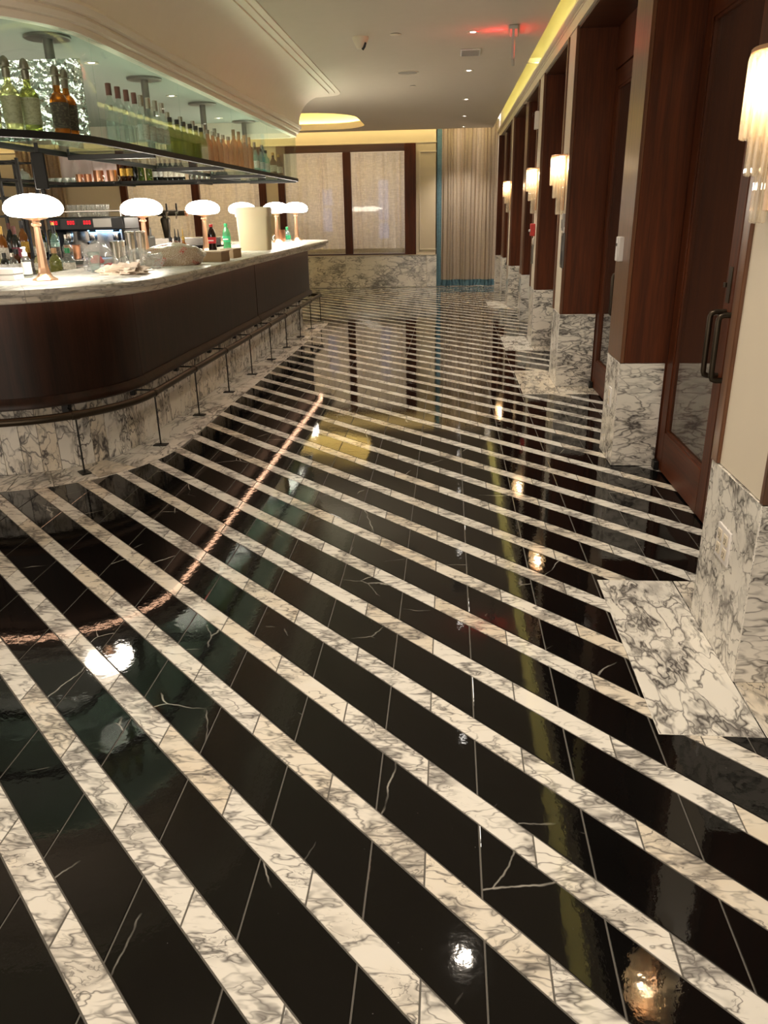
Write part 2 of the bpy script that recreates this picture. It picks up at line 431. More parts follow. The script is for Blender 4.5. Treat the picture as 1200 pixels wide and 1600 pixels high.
# ---- ceiling with the coffer, right hand cove slot and back slot
ceil = struct('ceiling')
XS, YS = .775, 15.72                                   # edges of the flat ceiling at the two light slots
cx0, cx1, cy0, cy1, cr = -5.2, -1.46, 12.75, 15.32, .75
def rrect(x0, x1, y0, y1, r, k=7):
    p = []
    for (cx, cy, a0) in ((x1 - r, y1 - r, 0), (x0 + r, y1 - r, 90), (x0 + r, y0 + r, 180), (x1 - r, y0 + r, 270)):
        for i in range(k + 1):
            a = math.radians(a0 + 90 * i / k); p.append((cx + r * math.cos(a), cy + r * math.sin(a)))
    return p
hole = rrect(cx0, cx1, cy0, cy1, cr)
bm = bmesh.new()
def loop_edges(pts, z):
    vs = [bm.verts.new((x, y, z)) for x, y in pts]
    return [bm.edges.new((vs[i], vs[(i + 1) % len(vs)])) for i in range(len(vs))]
es = loop_edges([(-9.2, -3.2), (XS, -3.2), (XS, YS), (-9.2, YS)], ZC) + loop_edges(hole, ZC)
bmesh.ops.triangle_fill(bm, edges=es, use_beauty=True)
obj('ceiling_plane', MB().bm(bm).box(XS - .03, XS, -3.2, YS, ZC + .001, 3.15).box(-9.2, XS, YS - .03, YS, ZC + .001, 3.15), 'plaster', ceil, smooth=False)
big = rrect(cx0 - .10, cx1 + .10, cy0 - .10, cy1 + .10, cr + .10)
mb = MB().loft([[(*p, ZC) for p in hole], [(*p, ZC + .10) for p in hole], [(*p, ZC + .10) for p in big], [(*p, ZC + .38) for p in big]], False, True)
mb.add([(*p, ZC + .38) for p in big], [list(range(len(big)))])
obj('ceiling_coffer', mb, 'soffit', ceil)
q1 = rrect(cx0 - .05, cx1 + .05, cy0 - .05, cy1 + .05, cr + .05); q2 = rrect(cx0 - .075, cx1 + .075, cy0 - .075, cy1 + .075, cr + .075)
obj('coffer_light_strip', MB().loft([[(*p, ZC + .104) for p in q1], [(*p, ZC + .104) for p in q2]], False, True), 'coffer_led', ceil)
obj('slot_lid', MB().box(XS - .06, 1.6, -3.2, 16.4, 3.13, 3.17).box(-9.2, XS, YS - .06, 16.4, 3.13, 3.17), 'cream', ceil, smooth=False)

# ---- the dropped ring over the bar: crown beads, concave cove, two steps at the ceiling
prof = [(.775, 2.285), (.835, 2.285), (.84, 2.30), (.835, 2.318), (.862, 2.322), (.872, 2.345), (.862, 2.362), (.888, 2.366), (.90, 2.392), (.888, 2.412), (.875, 2.418)]
prof += [(.875 + .345 * (1 - math.cos(a)), 2.418 + .352 * math.sin(a)) for a in [PI / 2 * i / 12 for i in range(1, 13)]]
prof += [(1.222, 2.782), (1.285, 2.782), (1.287, 2.792), (1.345, 2.792), (1.347, 2.8), (.775, 2.8)]
obj('bar_cove', sweep(MB(), prof, 0, 8, ring, True), 'soffit', ceil)
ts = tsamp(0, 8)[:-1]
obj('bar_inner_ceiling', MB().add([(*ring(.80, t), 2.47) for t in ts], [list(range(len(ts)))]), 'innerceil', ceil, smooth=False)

# ---- right wall: pillars, doors, header, crown and cove light
wr = struct('wall_right')
def pillar(y0, y1, kind):
    p = bpy.data.objects.new('pillar', None)
    C.objects.link(p); p.parent = wr; x0 = XW if kind == 's' else .965
    obj('core', MB().box(x0 + .02, 1.5, y0 + .015, y1 - .015, 0, 2.66), 'wood', p, smooth=False)
    obj('marble_facing', MB().box(x0 - .003, x0 + .02, y0 + .001, y1 - .001, 0.0025, .60, .0015), 'base_x', p)
    obj('marble_return', MB().box(x0 - .002, XD - .03, y0 - .003, y0 + .015, 0.0025, .60, .0015), 'base_y', p)
    obj('marble_return', MB().box(x0 - .002, XD - .03, y1 - .015, y1 + .003, 0.0025, .60, .0015), 'base_y', p)
    for a, b in ((y0, y0 + .015), (y1 - .015, y1)):
        obj('wood_reveal', MB().box(x0 + .0205, XD - .02, a, b, .602, 2.655, .001), 'wood', p)
    if kind == 's':
        obj('cream_panel', MB().box(x0 + .004, x0 + .02, y0 + .022, y1 - .058, .602, 2.66, .002), 'creamlt', p)
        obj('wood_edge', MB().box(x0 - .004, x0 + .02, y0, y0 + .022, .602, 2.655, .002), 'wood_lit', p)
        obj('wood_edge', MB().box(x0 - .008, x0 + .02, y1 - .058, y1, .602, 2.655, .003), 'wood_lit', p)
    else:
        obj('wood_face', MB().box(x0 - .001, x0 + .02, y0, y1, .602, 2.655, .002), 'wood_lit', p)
for a, b in PIL_S: pillar(a, b, 's')
for a, b in PIL_W: pillar(a, b, 'w')
pillar(14.75, 15.25, 'w')
obj('end_panel', MB().box(.885, 1.5, 15.60, 15.64, .602, 2.66, .002), 'wood', wr); obj('end_marble', MB().box(.883, 1.5, 15.596, 15.64, .0025, .60, .002), 'base_y', wr); obj('end_filler', MB().box(1.0, 1.5, 15.25, 15.6, .0025, 2.66), 'wood', wr, smooth=False)
pillar(-.05, .40, 'w'); pillar(-2.3, -1.85, 's')
obj('frieze', MB().box(XW - .004, 1.5, -3.2, 16.4, 2.66, 2.76).box(XW - .012, XW, -3.2, 16.4, 2.735, 2.75), 'creamlt', wr, smooth=False)
cp = [(XW, 2.752), (XW - .030, 2.756), (XW - .040, 2.764), (XW - .040, 2.786), (XW - .030, 2.786), (XW - .030, 2.772), (XW + .02, 2.762)]
obj('crown_ledge', MB().loft([[(x, -3.2, z), (x, 16.4, z)] for x, z in cp], True, False), 'creamlt', wr, smooth=False)
obj('cove_back', MB().box(.945, 1.5, -3.2, 16.4, 2.76, 3.13), 'covelit', wr, smooth=False)
obj('cove_light_strip', MB().box(.900, .922, -3.0, 15.6, 2.7725, 2.778), 'cove', wr, smooth=False)
obj('cove_bracket', MB().box(XS - .02, .944, 9.20, 9.26, 2.82, 2.86), 'creamlt', wr, smooth=False)
bays = [(2.64, 4.43), (4.79, 6.63), (7.09, 8.73), (9.19, 10.80), (11.16, 12.55), (13.01, 14.75), (.40, 2.18), (-1.85, -.05)]
for i, (a, b) in enumerate(bays):
    d = struct('door_%d' % (i + 1)); m = (a + b) / 2; g = .004
    obj('lintel', MB().box(XW + .012, XD + .05, a + .001, b - .001, 2.638, 2.652, .002), 'wood_x', d)
    obj('head_frame', MB().box(XD - .03, XD + .05, a + .016, b - .016, 2.36, 2.636, .002), 'wood', d)
    for (p0, p1, s) in ((a + .017, m - g / 2, -1), (m + g / 2, b - .017, 1)):
        leaf = bpy.data.objects.new('door_leaf', None); C.objects.link(leaf); leaf.parent = d
        st = .105; X0, X1 = XD - .022, XD + .022
        obj('stile', MB().box(X0, X1, p0, p0 + st, .008, 2.355, .003), 'wood', leaf)
        obj('stile', MB().box(X0, X1, p1 - st, p1, .008, 2.355, .003), 'wood', leaf)
        obj('bottom_rail', MB().box(X0, X1, p0 + st, p1 - st, .008, .235, .003), 'wood_y', leaf)
        obj('top_rail', MB().box(X0, X1, p0 + st, p1 - st, 2.235, 2.355, .003), 'wood_y', leaf)
        obj('glass_pane', MB().box(XD - .004, XD + .004, p0 + st - .006, p1 - st + .006, .229, 2.241), 'doorpane', leaf, smooth=False)
        gl = MB()
        for (u0, u1, z0, z1) in ((p0 + st, p0 + st + .014, .235, 2.235), (p1 - st - .014, p1 - st, .235, 2.235), (p0 + st, p1 - st, .235, .249), (p0 + st, p1 - st, 2.221, 2.235)):
            gl.box(XD - .016, XD - .005, u0, u1, z0, z1)
        obj('glazing_bead', gl, 'wood', leaf, smooth=False)
        yh = (p1 - .055) if s < 0 else (p0 + .055)
        xh = X0 - .065; pts = [(X0 + .002, yh, .70), (xh + .02, yh, .70), (xh + .005, yh, .706), (xh, yh, .72), (xh, yh, .96), (xh + .005, yh, .974), (xh + .02, yh, .98), (X0 + .002, yh, .98)]
        obj('pull_handle', MB().tube(pts, .0125, 10), 'bronze', leaf)
        if s > 0: obj('lock_plate', MB().box(X0 - .004, X0, yh - .022, yh + .022, 1.02, 1.17, .001).lathe([(0, 0), (.008, 0), (.008, .02), (0, .02)], 10, (X0 - .02, yh, 1.085)), 'bronze', leaf)
        obj('floor_pivot', MB().box(X0 - .03, X0 - .001, (p1 - .07 if s > 0 else p0 + .01), (p1 - .01 if s > 0 else p0 + .07), .004, .055, .004), 'black', leaf)

# ---- back wall: marble base, two window units, cream paint
wb = struct('wall_back')
def wpl(nm, x0, x1, z0, z1, mat, d=.0, t=.03, ch=0): return obj(nm, MB().box(x0, x1, YB - d, YB - d + t, z0, z1, ch), mat, wb, smooth=ch > 0)
WIN = [(-3.30, -.64), (-6.45, -3.54)]
wpl('cream_wall', -9.2, -.24, 2.60, 3.14, 'cream')
for x0, x1 in ((-.64, -.24), (-3.54, -3.30), (-9.2, -6.45)): wpl('cream_wall', x0, x1, .60, 2.60, 'cream')
wpl('backing', -9.2, -.24, 0, .60, 'cream')
for x0, x1 in ((-9.2, -7.4), (-7.397, -5.6), (-5.597, -3.8), (-3.797, -2.04), (-2.037, -.435), (-.432, -.24)):
    wpl('marble_slab', x0, x1, .003, .60, 'base_back', .022, .02, .0015)
wpl('marble_cap', -9.2, -.24, .602, .618, 'creamlt', .03, .03, .002)
for nm, (x0, x1, z0, z1) in (('mould', (-.56, -.24, 2.44, 2.458)), ('mould', (-.56, -.24, .70, .718)), ('mould', (-.575, -.555, .70, 2.458))): wpl(nm, x0, x1, z0, z1, 'creamlt', .012, .013, .003)
wpl('wall_trim', -9.2, -.24, 2.60, 2.625, 'creamlt', .014, .015, .003)
obj('outer_wall', MB().box(-9.3, 1.6, 17.3, 17.34, 0, 3.06), 'plaster', wb, smooth=False)
def pleat(x0, x1, z0, z1, y, waves, amp, seed, nx=160, nz=14, drift=.25, gather=0.0):
    rnd = random.Random(seed); ph = [rnd.uniform(0, 6.28) for _ in range(8)]; vs = []; fs = []
    for j in range(nz + 1):
        v = j / nz; z = z0 + (z1 - z0) * v
        for i in range(nx + 1):
            u = i / nx; w_ = u * waves * 2 * PI + drift * 3 * math.sin(u * 9 + ph[0] + v * 2.0) + drift * 2 * math.sin(u * 23 + ph[1] - v * 1.5)
            a = amp * (.6 + .4 * math.sin(u * 17 + ph[2])) * (1 - gather * v)
            yy = y + a * math.sin(w_) + a * .2 * math.sin(2.3 * w_ + ph[3] + v)
            xx = x0 + (x1 - x0) * u + (a * .35 * math.cos(w_) if 0 < i < nx else 0)
            vs.append((xx, yy, z))
    for j in range(nz):
        for i in range(nx): k = j * (nx + 1) + i; fs.append([k, k + 1, k + nx + 2, k + nx + 1])
    return MB().add(vs, fs)
for i, (x0, x1) in enumerate(WIN):
    d = struct('window_%d' % (i + 1)); xm = (-1.955 if i == 0 else -4.945); fw = .13; fr = (.215 if i == 0 else .14)
    y0, y1 = YB - .035, YB + .06
    obj('window_frame', MB().box(x0, x0 + fw, y0, y1, .62, 2.60, .004), 'wood', d)
    obj('window_frame', MB().box(x1 - fr, x1, y0, y1, .62, 2.60, .004), 'wood', d)
    obj('window_head', MB().box(x0 + fw, x1 - fr, y0, y1, 2.47, 2.60, .004), 'wood_x', d)
    obj('window_sill', MB().box(x0 + fw, x1 - fr, y0, y1, .62, .645, .004), 'wood_x', d)
    obj('mullion', MB().box(xm - .075, xm + .075, y0, y1, .645, 2.47, .004), 'wood', d)
    for a, b in ((x0 + fw, xm - .075), (xm + .075, x1 - fr)):
        obj('window_pane', MB().box(a, b, YB - .012, YB - .008, .645, 2.47), 'pane', d, smooth=False)
        s_ = obj('sheer_curtain', pleat(a + .008, b - .008, .66, 2.455, YB + .045, 8, .022, 3 + i + int(a * 7) % 5, 120, 8, .5), 'sheer', d)
        obj('curtain_hem', MB().box(a + .008, b - .008, YB + .012, YB + .018, .655, .74, .002), 'sheer', s_)
obj('back_light_strip', MB().box(-9.0, .80, 15.80, 15.84, 2.90, 2.906), 'back_led', ceil, smooth=False)
lamp('sheer_backlight', 'AREA', (-1.9, 16.75, 1.7), 6.5, (1.0, .70, .42), None, shape='RECTANGLE', size=2.4, size_y=1.6).rotation_euler = (-PI / 2, 0, 0)  # area lamp added behind the sheers to brighten them
lamp('sheer_backlight', 'AREA', (-5.0, 16.75, 1.7), 6.5, (1.0, .70, .42), None, shape='RECTANGLE', size=2.4, size_y=1.6).rotation_euler = (-PI / 2, 0, 0)  # same added lamp behind the other window's sheers
tag(obj('reflection_glow', MB().box(-1.42, -1.22, 16.7, 16.75, 1.25, 2.0).box(-1.42, -1.22, 16.7, 16.75, .9, 1.2), 'pane_glow', smooth=False), 'added bluish glow imitating a pane reflection right of the mullion', 'glow panel')  # glowing boxes added behind the sheer to imitate a bluish reflection
tag(obj('reflection_glow', MB().box(-2.56, -2.36, 16.7, 16.75, 1.55, 1.85).box(-2.56, -2.38, 16.7, 16.75, 1.05, 1.5), 'pane_glow', smooth=False), 'added bluish glow imitating a pane reflection left of the mullion', 'glow panel')  # likewise an imitated reflection, glowing behind the left sheer
obj('side_partition', MB().box(-.26, -.24, YB, 17.3, 0, 3.0), 'plaster', wb, smooth=False)
obj('night_screen', MB().box(2.6, 2.64, -4.5, 17.3, -.06, 3.06).box(1.6, 2.6, -4.54, -4.5, -.06, 3.06), 'night', wr, smooth=False)  # dark sheet added beyond the doors to block world light from the panes
wl = struct('wall_left'); obj('wall_plane', MB().box(-9.24, -9.2, -3.2, 17.3, 0, 3.06), 'cream', wl, smooth=False)

# ---- drapes
t = thing('drape', 'floor length taupe pleated drape with blue edge and hem at the corridor end', 'curtain', (.33, 16.13, 0))
def pleat_local(*a, **k):
    mb = pleat(*a, **k); mb.v = [(x - .33, y - 16.13, z) for x, y, z in mb.v]; return mb
obj('drape_fabric', pleat_local(-.15, .90, .125, 2.95, 16.15, 15, .10, 11, 420, 18, .35, .35), 'drape', t)
obj('blue_hem', pleat_local(-.15, .90, .008, .126, 16.15, 15, .10, 11, 420, 3, .35, .0), 'blue', t)
obj('blue_edge_band', pleat_local(-.245, -.15, .008, 2.95, 16.11, 1.5, .012, 5, 24, 10, .2), 'blue', t)
obj('drape_track', MB().box(-.60, .58, -.02, .02, 2.95, 2.98), 'grey', t, smooth=False)
t = thing('drape', 'beige pleated drape hanging by the back wall behind the bar', 'curtain', (-7.9, 15.86, 0))
mb = pleat(-8.4, -7.5, .03, 2.62, 15.86, 9, .05, 21, 160, 10, .3); mb.v = [(x + 7.9, y - 15.86, z) for x, y, z in mb.v]
obj('drape_fabric', mb, 'beige', t)
obj('drape_track', MB().box(-.5, .45, -.02, .12, 2.62, 2.65), 'grey', t, smooth=False)

# ================================================================== THE BAR
t = thing('bar_counter', 'long curved dark wood bar front on a marble kick base', 'bar', (0, 0, 0))
obj('core', sweep(sweep(MB(), [(.60, 0), (.60, 1.003), (.63, 1.003), (.63, 0)], 0, 8, isl, True), [(.04, 0), (.04, 1.0), (.06, 1.0), (.06, 0)], 0, 8, isl, True), 'black', t)
pc = [0, 1.0, 1.985, ty(7.75), 3.5, 5.5, 7.0, 8.0]
for a, b in zip(pc, pc[1:]):
    obj('wood_panel', sweep(MB(), [(.63, .455), (.63, 1.004), (.75, 1.004), (.75, .455)], a + .0015, b - .0015), 'wood_bar', t)
    obj('base_moulding', sweep(MB(), [(.66, .410), (.768, .410), (.778, .418), (.778, .436), (.768, .450), (.757, .474), (.66, .474)], a + .001, b - .001), 'wood_bar', t)
kc = [.04 + k * .10 for k in range(10)] + [1 + k / 10 for k in range(10)] + [2.0] + [ty(y) for y in (5.9, 7.0, 8.1, 9.2)] + [3.5, 4.5, 5.5, 6.5, 7.04, 8.04]
for a, b in zip(kc, kc[1:]):
    g = .0012 if b - a < .2 else .0005
    obj('kick_slab', sweep(MB(), [(.632, .004), (.632, .411), (.651, .411), (.651, .004)], a + g, b - g), 'kick', t)
t = thing('bar_worktop', 'veined marble worktop with a double rounded edge along the bar', 'worktop', (0, 0, 0))
tc = [.5, 1.35, ty(5.3), ty(8.0), 3.5, 4.5, 5.5, 7.0, 8.5]
for a, b in zip(tc, tc[1:]):
    pr = [(.05, 1.04), (.05, 1.08), (.975, 1.08), (.992, 1.076), (1.0, 1.064), (1.0, 1.056), (.992, 1.046), (.97, 1.042), (.966, 1.036), (.970, 1.028), (.970, 1.014), (.962, 1.006), (.93, 1.005), (.62, 1.005), (.62, 1.04)]
    obj('worktop_slab', sweep(MB(), pr, a + .0006, b - .0006), 'top', t)
obj('rope_light', sweep(MB(), [(.825, .9985), (.825, 1.003), (.847, 1.003), (.847, .9985)], .05, 3.6), 'rope', t)
obj('rope_channel', sweep(MB(), [(.825, 1.0032), (.825, 1.0048), (.855, 1.0048), (.855, 1.0032)], .05, 3.6), 'black', t)
t = thing('foot_rail', 'dark bronze foot rail on slim posts along the bar base', 'foot rail', (0, 0, 0))
RR = .805; rail = [(*isl(RR, tt), .355) for tt in tsamp(.1, 3)]
e = isl(RR, 3); ex, ey = e[0], 10.92
rail = [p for p in rail if p[1] < 9.9] + [(ex + .018, ey - .06, .355), (ex + .02, ey, .355), (ex + .005, ey + .05, .355), (ex - .05, ey + .08, .355), (ex - .12, ey + .085, .355), (-4.2, ey + .085, .355)]
obj('rail_tube', MB().tube(rail, .0235, 12), 'bronze', t)
posts = [('s', y) for y in (4.80, 5.60, 6.40, 7.17, 7.96, 8.71, 9.49, 10.20, 10.92)] + [('a', -47.0), ('a', -92.0)]
pm = MB().lathe([(.0055, .008), (.0055, .335)], 8).mesh('post')
fm = MB().box(-.045, .045, -.028, .028, .003, .010, .001).mesh('foot_plate')
cm = MB().lathe([(.027, -.022), (.0275, -.02), (.0275, .02), (.027, .022)], 14).mesh('collar')
for k, v in posts:
    if k == 's': x, y = -2.69 + RR + .019 * (v - 4.8), v; ang = 0.0
    else: a = math.radians(v); x, y = -2.69 + RR * math.cos(a), 4.8 + RR * math.sin(a); ang = a
    if k == 'a' and v < -90: x, y, ang = -2.75, 4.8 - RR, -PI / 2
    p = obj('post', pm, 'black', t, (x, y, 0)); obj('foot_plate', fm, 'black', p, rz=ang)
    c = obj('collar', cm, 'bronze', t, (x, y, .355)); c.rotation_euler = (PI / 2, 0, ang)
    n = Vector((math.cos(ang), math.sin(ang), 0))
    b0 = Vector((x, y, .372)) - n * .145
    obj('bracket', MB().tube([b0 + n * .0, b0 + n * .14], .006, 6).box(b0.x - .022, b0.x + .022, b0.y - .02, b0.y + .02, .340, .409, .003), 'black', t)

# ---- hanging bottle display around the bar
t = thing('hanging_display', 'ceiling hung glass bottle display curving above the bar', 'display shelf', (0, 0, 0))
obj('glass_shelf', sweep(MB(), [(.22, 1.80), (.22, 1.815), (.815, 1.815), (.815, 1.80)], 0, 8, ring, True), 'shelf', t)
obj('shelf_edge', sweep(MB(), [(.812, 1.782), (.812, 1.80), (.818, 1.80), (.818, 1.816), (.834, 1.816), (.834, 1.782)], 0, 8, ring, True), 'blackmat', t)
obj('inner_edge', sweep(MB(), [(.205, 1.785), (.205, 1.816), (.22, 1.816), (.22, 1.785)], 0, 8, ring, True), 'black', t)
gc = [.5, 1.0, 2.0] + [ty(y, 4.5, 9.68) for y in (5.9, 7.3, 8.7)] + [3.5]
for a, b in zip(gc, gc[1:]):
    obj('glass_panel', sweep(MB(), [(.818, 1.817), (.818, 2.284), (.826, 2.284), (.826, 1.817)], a + .0012, b - .0012, ring), 'case', t)
obj('glass_panel', sweep(MB(), [(.818, 1.817), (.818, 2.284), (.826, 2.284), (.826, 1.817)], 3.5, 4.0, ring), 'case', t)
for y, z in ((5.36, 0), (7.0, 0), (8.6, 0), (10.3, 0)):
    obj('pole', MB().lathe([(.030, 1.80), (.030, 2.462)], 14, (-2.50, y, 0)), 'darksteel', t)
    obj('ceiling_flange', MB().lathe([(.135, 2.452), (.14, 2.456), (.14, 2.468)], 28, (-2.50, y, 0)), 'darksteel', t)
    obj('shelf_arm', MB().box(-2.48, -1.90, y - .014, y + .014, 1.768, 1.798, .002), 'black', t)
for xx in (-3.0, -4.0): obj('shelf_arm', MB().box(xx - .02, xx + .02, 9.75, 10.4, 1.768, 1.798, .002), 'black', t)

# ================================================================== LAMPS AND FIXTURES
# ---- wall sconces: three tiers of glass rods round a bulb
rodm = {}
for nm, L in (('a', .205), ('b', .30), ('c', .425)):
    rodm[nm] = MB().lathe([(.0, -L - .004), (.0075, -L), (.0085, -L + .008), (.0085, -.012), (.006, 0), (0, 0)], 7).mesh('glass_rod')
SC = None
sc_labels = ['glass rod wall sconce on the nearest pillar, cut off by the picture edge', 'largest whole glass rod wall sconce, on the pillar with the card reader',
             'glass rod wall sconce on the pillar with the red pull station', 'smallest glass rod wall sconce, nearest the taupe drape']
for i, (a, b) in enumerate(PIL_S):
    y = (a + b) / 2 + (.04 if i == 0 else 0)
    if SC is None:
        SC = thing('wall_sconce', sc_labels[0], 'wall lamp', (XW, y, 1.80), 0, 'glass rod sconces on the pillars')
        obj('backplate', MB().box(-.012, .003, -.05, .05, -.40, .0, .003), 'rosebrass', SC)
        obj('top_cap', MB().lathe([(0, .012), (.108, .012), (.112, .008), (.112, 0), (.104, -.004), (0, -.004)], 18, a0=PI / 2, a1=1.5 * PI), 'rosebrass', SC)
        for nm, R_, z0, n in (('a', .108, -.004, 12), ('b', .082, -.004, 9), ('c', .052, -.004, 6)):
            for k in range(n):
                q = PI / 2 + PI * (k + .5) / n; obj('glass_rod', rodm[nm], 'rod', SC, (R_ * math.cos(q), R_ * math.sin(q), z0))
        obj('bulb', MB().lathe([(0, -.022), (.012, -.024), (.018, -.04), (.016, -.062), (0, -.072)], 10, (-.03, 0, 0)), 'bulb', SC)
    else: copy_thing(SC, (XW, y, 1.80), sc_labels[i])
    lamp('sconce_light', 'POINT', (XW - .05, y, 1.715), SCONCE_W, (1.0, .78, .54), shadow_soft_size=.015)

# ---- small devices on the pillars
def wall_box(name, label, cat, px, w_, h_, d_, mat, X=XW, detail=None):
    p = at(*px, X=X); o = thing(name, label, cat, (X, p.y, p.z))
    obj('housing', MB().box(-d_, .004, -w_ / 2, w_ / 2, -h_ / 2, h_ / 2, min(.004, d_ * .3)), mat, o)
    return o
o = wall_box('thermostat', 'white plastic wall thermostat on the plain wood pillar', 'thermostat', (972, 389), .085, .13, .028, 'whitep', .965)
obj('display', MB().box(-.030, -.0275, .005, .028, .015, .030), 'black', o); obj('vent_groove', MB().box(-.0295, -.0278, -.03, -.026, -.06, .06), 'grey', o)
o = wall_box('wall_outlet', 'white outlet plate on the marble base of the nearest pillar', 'outlet', (1131, 850), .118, .118, .006, 'whitep', XW - .003)
for dy in (-.028, .028):
    for dz in (-.024, .024):
        f_ = obj('socket_face', MB().box(-.009, -.006, dy - .017, dy + .017, dz - .019, dz + .019, .001), 'creamlt', o)
        obj('slots', MB().box(-.0095, -.0088, dy - .008, dy - .005, dz - .006, dz + .008).box(-.0095, -.0088, dy + .005, dy + .008, dz - .006, dz + .006).box(-.0095, -.0088, dy - .003, dy + .003, dz - .014, dz - .009), 'black', f_)
o = wall_box('wall_outlet', 'white outlet plate on the marble base of the plain wood pillar', 'outlet', (953, 620), .072, .118, .006, 'whitep', .962)
obj('socket_face', MB().box(-.009, -.006, -.017, .017, .005, .043, .001).box(-.009, -.006, -.017, .017, -.043, -.005, .001), 'creamlt', o)
o = wall_box('fire_strobe', 'white alarm strobe high on the pillar with the red pull station', 'alarm', (841, 188), .10, .17, .035, 'whitep')
obj('strobe_lens', MB().box(-.06, -.034, -.03, .03, .03, .08, .006), 'pane', o)
o = wall_box('pull_station', 'red fire alarm pull station below a sconce', 'fire alarm', (835, 359), .09, .125, .045, 'redbox')
obj('pull_bar', MB().box(-.058, -.044, -.035, .035, -.02, .004, .003), 'whitep', o)
o = wall_box('switch_plate', 'small white switch plate just below the red pull station', 'switch', (833, 377), .08, .06, .008, 'whitep')
obj('rocker', MB().box(-.012, -.007, -.015, .015, -.02, .02, .001), 'creamlt', o)
o = wall_box('reader_panel', 'dark upright panel under the switch below the red pull station', 'panel', (832, 397), .10, .20, .012, 'darksteel')
obj('screen', MB().box(-.0135, -.0115, -.04, .04, -.08, .08), 'blackplas', o)
o = wall_box('card_reader', 'grey metal card reader directly under the largest whole sconce', 'card reader', (882, 347), .085, .13, .02, 'grey')
obj('keypad', MB().box(-.022, -.0195, -.03, .03, -.045, .02), 'darksteel', o)
o = wall_box('switch_plate', 'white switch plate below the grey card reader', 'switch', (881.5, 362), .085, .07, .008, 'whitep')
obj('rocker', MB().box(-.012, -.007, -.015, .015, -.02, .02, .001), 'creamlt', o)
o = wall_box('control_panel', 'tall dark control panel below the white switch plate and card reader', 'panel', (880, 391), .10, .27, .015, 'darksteel')
obj('screen', MB().box(-.0165, -.0145, -.04, .04, -.11, .11), 'blackplas', o)

# ---- ceiling fittings
DL = None
dl = [(.18, 7.50, 'recessed downlight beside the red lit sign, nearest whole one in view'), (.19, 9.42, 'recessed downlight beyond the square vent, second of the corridor row'),
      (.21, 11.73, 'third recessed downlight of the corridor row, midway to the drape'), (.22, 13.72, 'fourth recessed downlight of the corridor row, last but one before the drape'),
      (.24, 15.40, 'last recessed downlight of the corridor row, right before the taupe drape'), (.17, 5.50, 'recessed downlight above the corridor, just out of the picture top'),
      (.14, 3.40, 'recessed downlight overhead, two before the red lit sign'), (.12, 1.45, 'recessed downlight above the camera spot'), (-.9, .6, 'recessed downlight behind the camera spot toward the bar'),
      (-2.62, 6.27, 'recessed downlight over the bar, nearest one behind the display glass'), (-2.62, 8.03, 'second recessed downlight over the bar, behind the display glass'),
      (-3.3, 9.5, 'unseen downlight added to brighten the far end of the bar'), (-4.7, 7.2, 'unseen downlight added to brighten the far left of the bar'), (-3.4, 4.9, 'unseen downlight added to brighten the near bend of the bar'),  # unseen downlights added to lighten the inside of the bar ring
      (-5.9, 14.9, 'unseen downlight added to brighten the far window behind the bar'), (-4.2, 12.0, 'unseen downlight added for more light between the bar and the lit coffer'), (-7.6, 14.6, 'unseen downlight added to brighten the beige drape behind the bar'), (-7.0, 9.0, 'recessed downlight left of the bar'),  # first three: unseen, added to lighten the back wall behind the bar
      (-2.7, 9.9, 'downlight added to brighten the wine bottles of the far hanging shelf'), (-4.3, 9.9, 'downlight added to brighten the teapot end of the far hanging shelf')]  # pair added because the far shelf was too dark
for i, (x, y, lb) in enumerate(dl):
    inn = 9 <= i < 14 or i > 17; z = 2.47 if inn else ZC
    if DL is None:
        DL = thing('downlight', lb, 'downlight', (x, y, z), 0, 'recessed downlights')
        obj('trim_ring', MB().lathe([(.024, -.0005), (.024, -.002), (.050, -.007), (.052, -.004), (.052, -.0005)], 24), 'creamlt', DL)
        obj('lens', MB().lathe([(0, -.0012), (.024, -.0012)], 20), 'lens', DL)
    else: copy_thing(DL, (x, y, z), lb)
    o = lamp('downlight_beam', 'SPOT', (x, y, z - .012), DOWN_W * (.5 if inn else 1.0), (1.0, .87, .71), spot_size=math.radians(98), spot_blend=.7, shadow_soft_size=.013)
p = at(637, 113, Z=ZC); o = thing('ceiling_speaker', 'round flush ceiling speaker grille in the corridor ceiling', 'speaker', p)
obj('rim', MB().lathe([(.105, -.0005), (.105, -.006), (.118, -.005), (.12, -.0005)], 32), 'creamlt', o); obj('grille', MB().lathe([(0, -.006), (.07, -.0055), (.105, -.003)], 32), 'grey', o)
for px, lb, r in (((618, 53), 'flat concealed sprinkler cover beside the ceiling camera', .05), ((645, 134), 'flat concealed sprinkler cover just beyond the round speaker', .042)):
    o = thing('sprinkler_cover', lb, 'sprinkler', at(*px, Z=ZC)); obj('disc', MB().lathe([(0, -.008), (r - .004, -.008), (r, -.005)], 26), 'creamlt', o); obj('gap_ring', MB().lathe([(r * .8, -.0045), (r * .8, -.0005)], 26), 'black', o)
p = at(735, 81, Z=ZC); o = thing('ceiling_vent', 'small rectangular white ceiling vent between the first two downlights', 'vent', p)
obj('frame', MB().box(-.095, .095, -.16, .16, -.010, -.0005, .003), 'whitep', o)
for k in range(9): obj('slat', MB().box(-.08, .08, -.135 + k * .032, -.117 + k * .032, -.014, -.0095), 'grey', o, smooth=False)
p = at(563, 58, Z=ZC); o = thing('ceiling_camera', 'small cone shaped ceiling camera with a dark slit', 'camera', p)
obj('housing', MB().lathe([(.07, -.0005), (.07, -.012), (.052, -.05), (.034, -.085), (0, -.092)], 20), 'creamlt', o)
obj('dark_slit', MB().tube([(.045, -.028, -.045), (.036, -.026, -.075), (.018, -.02, -.096)], .011, 8), 'black', o)
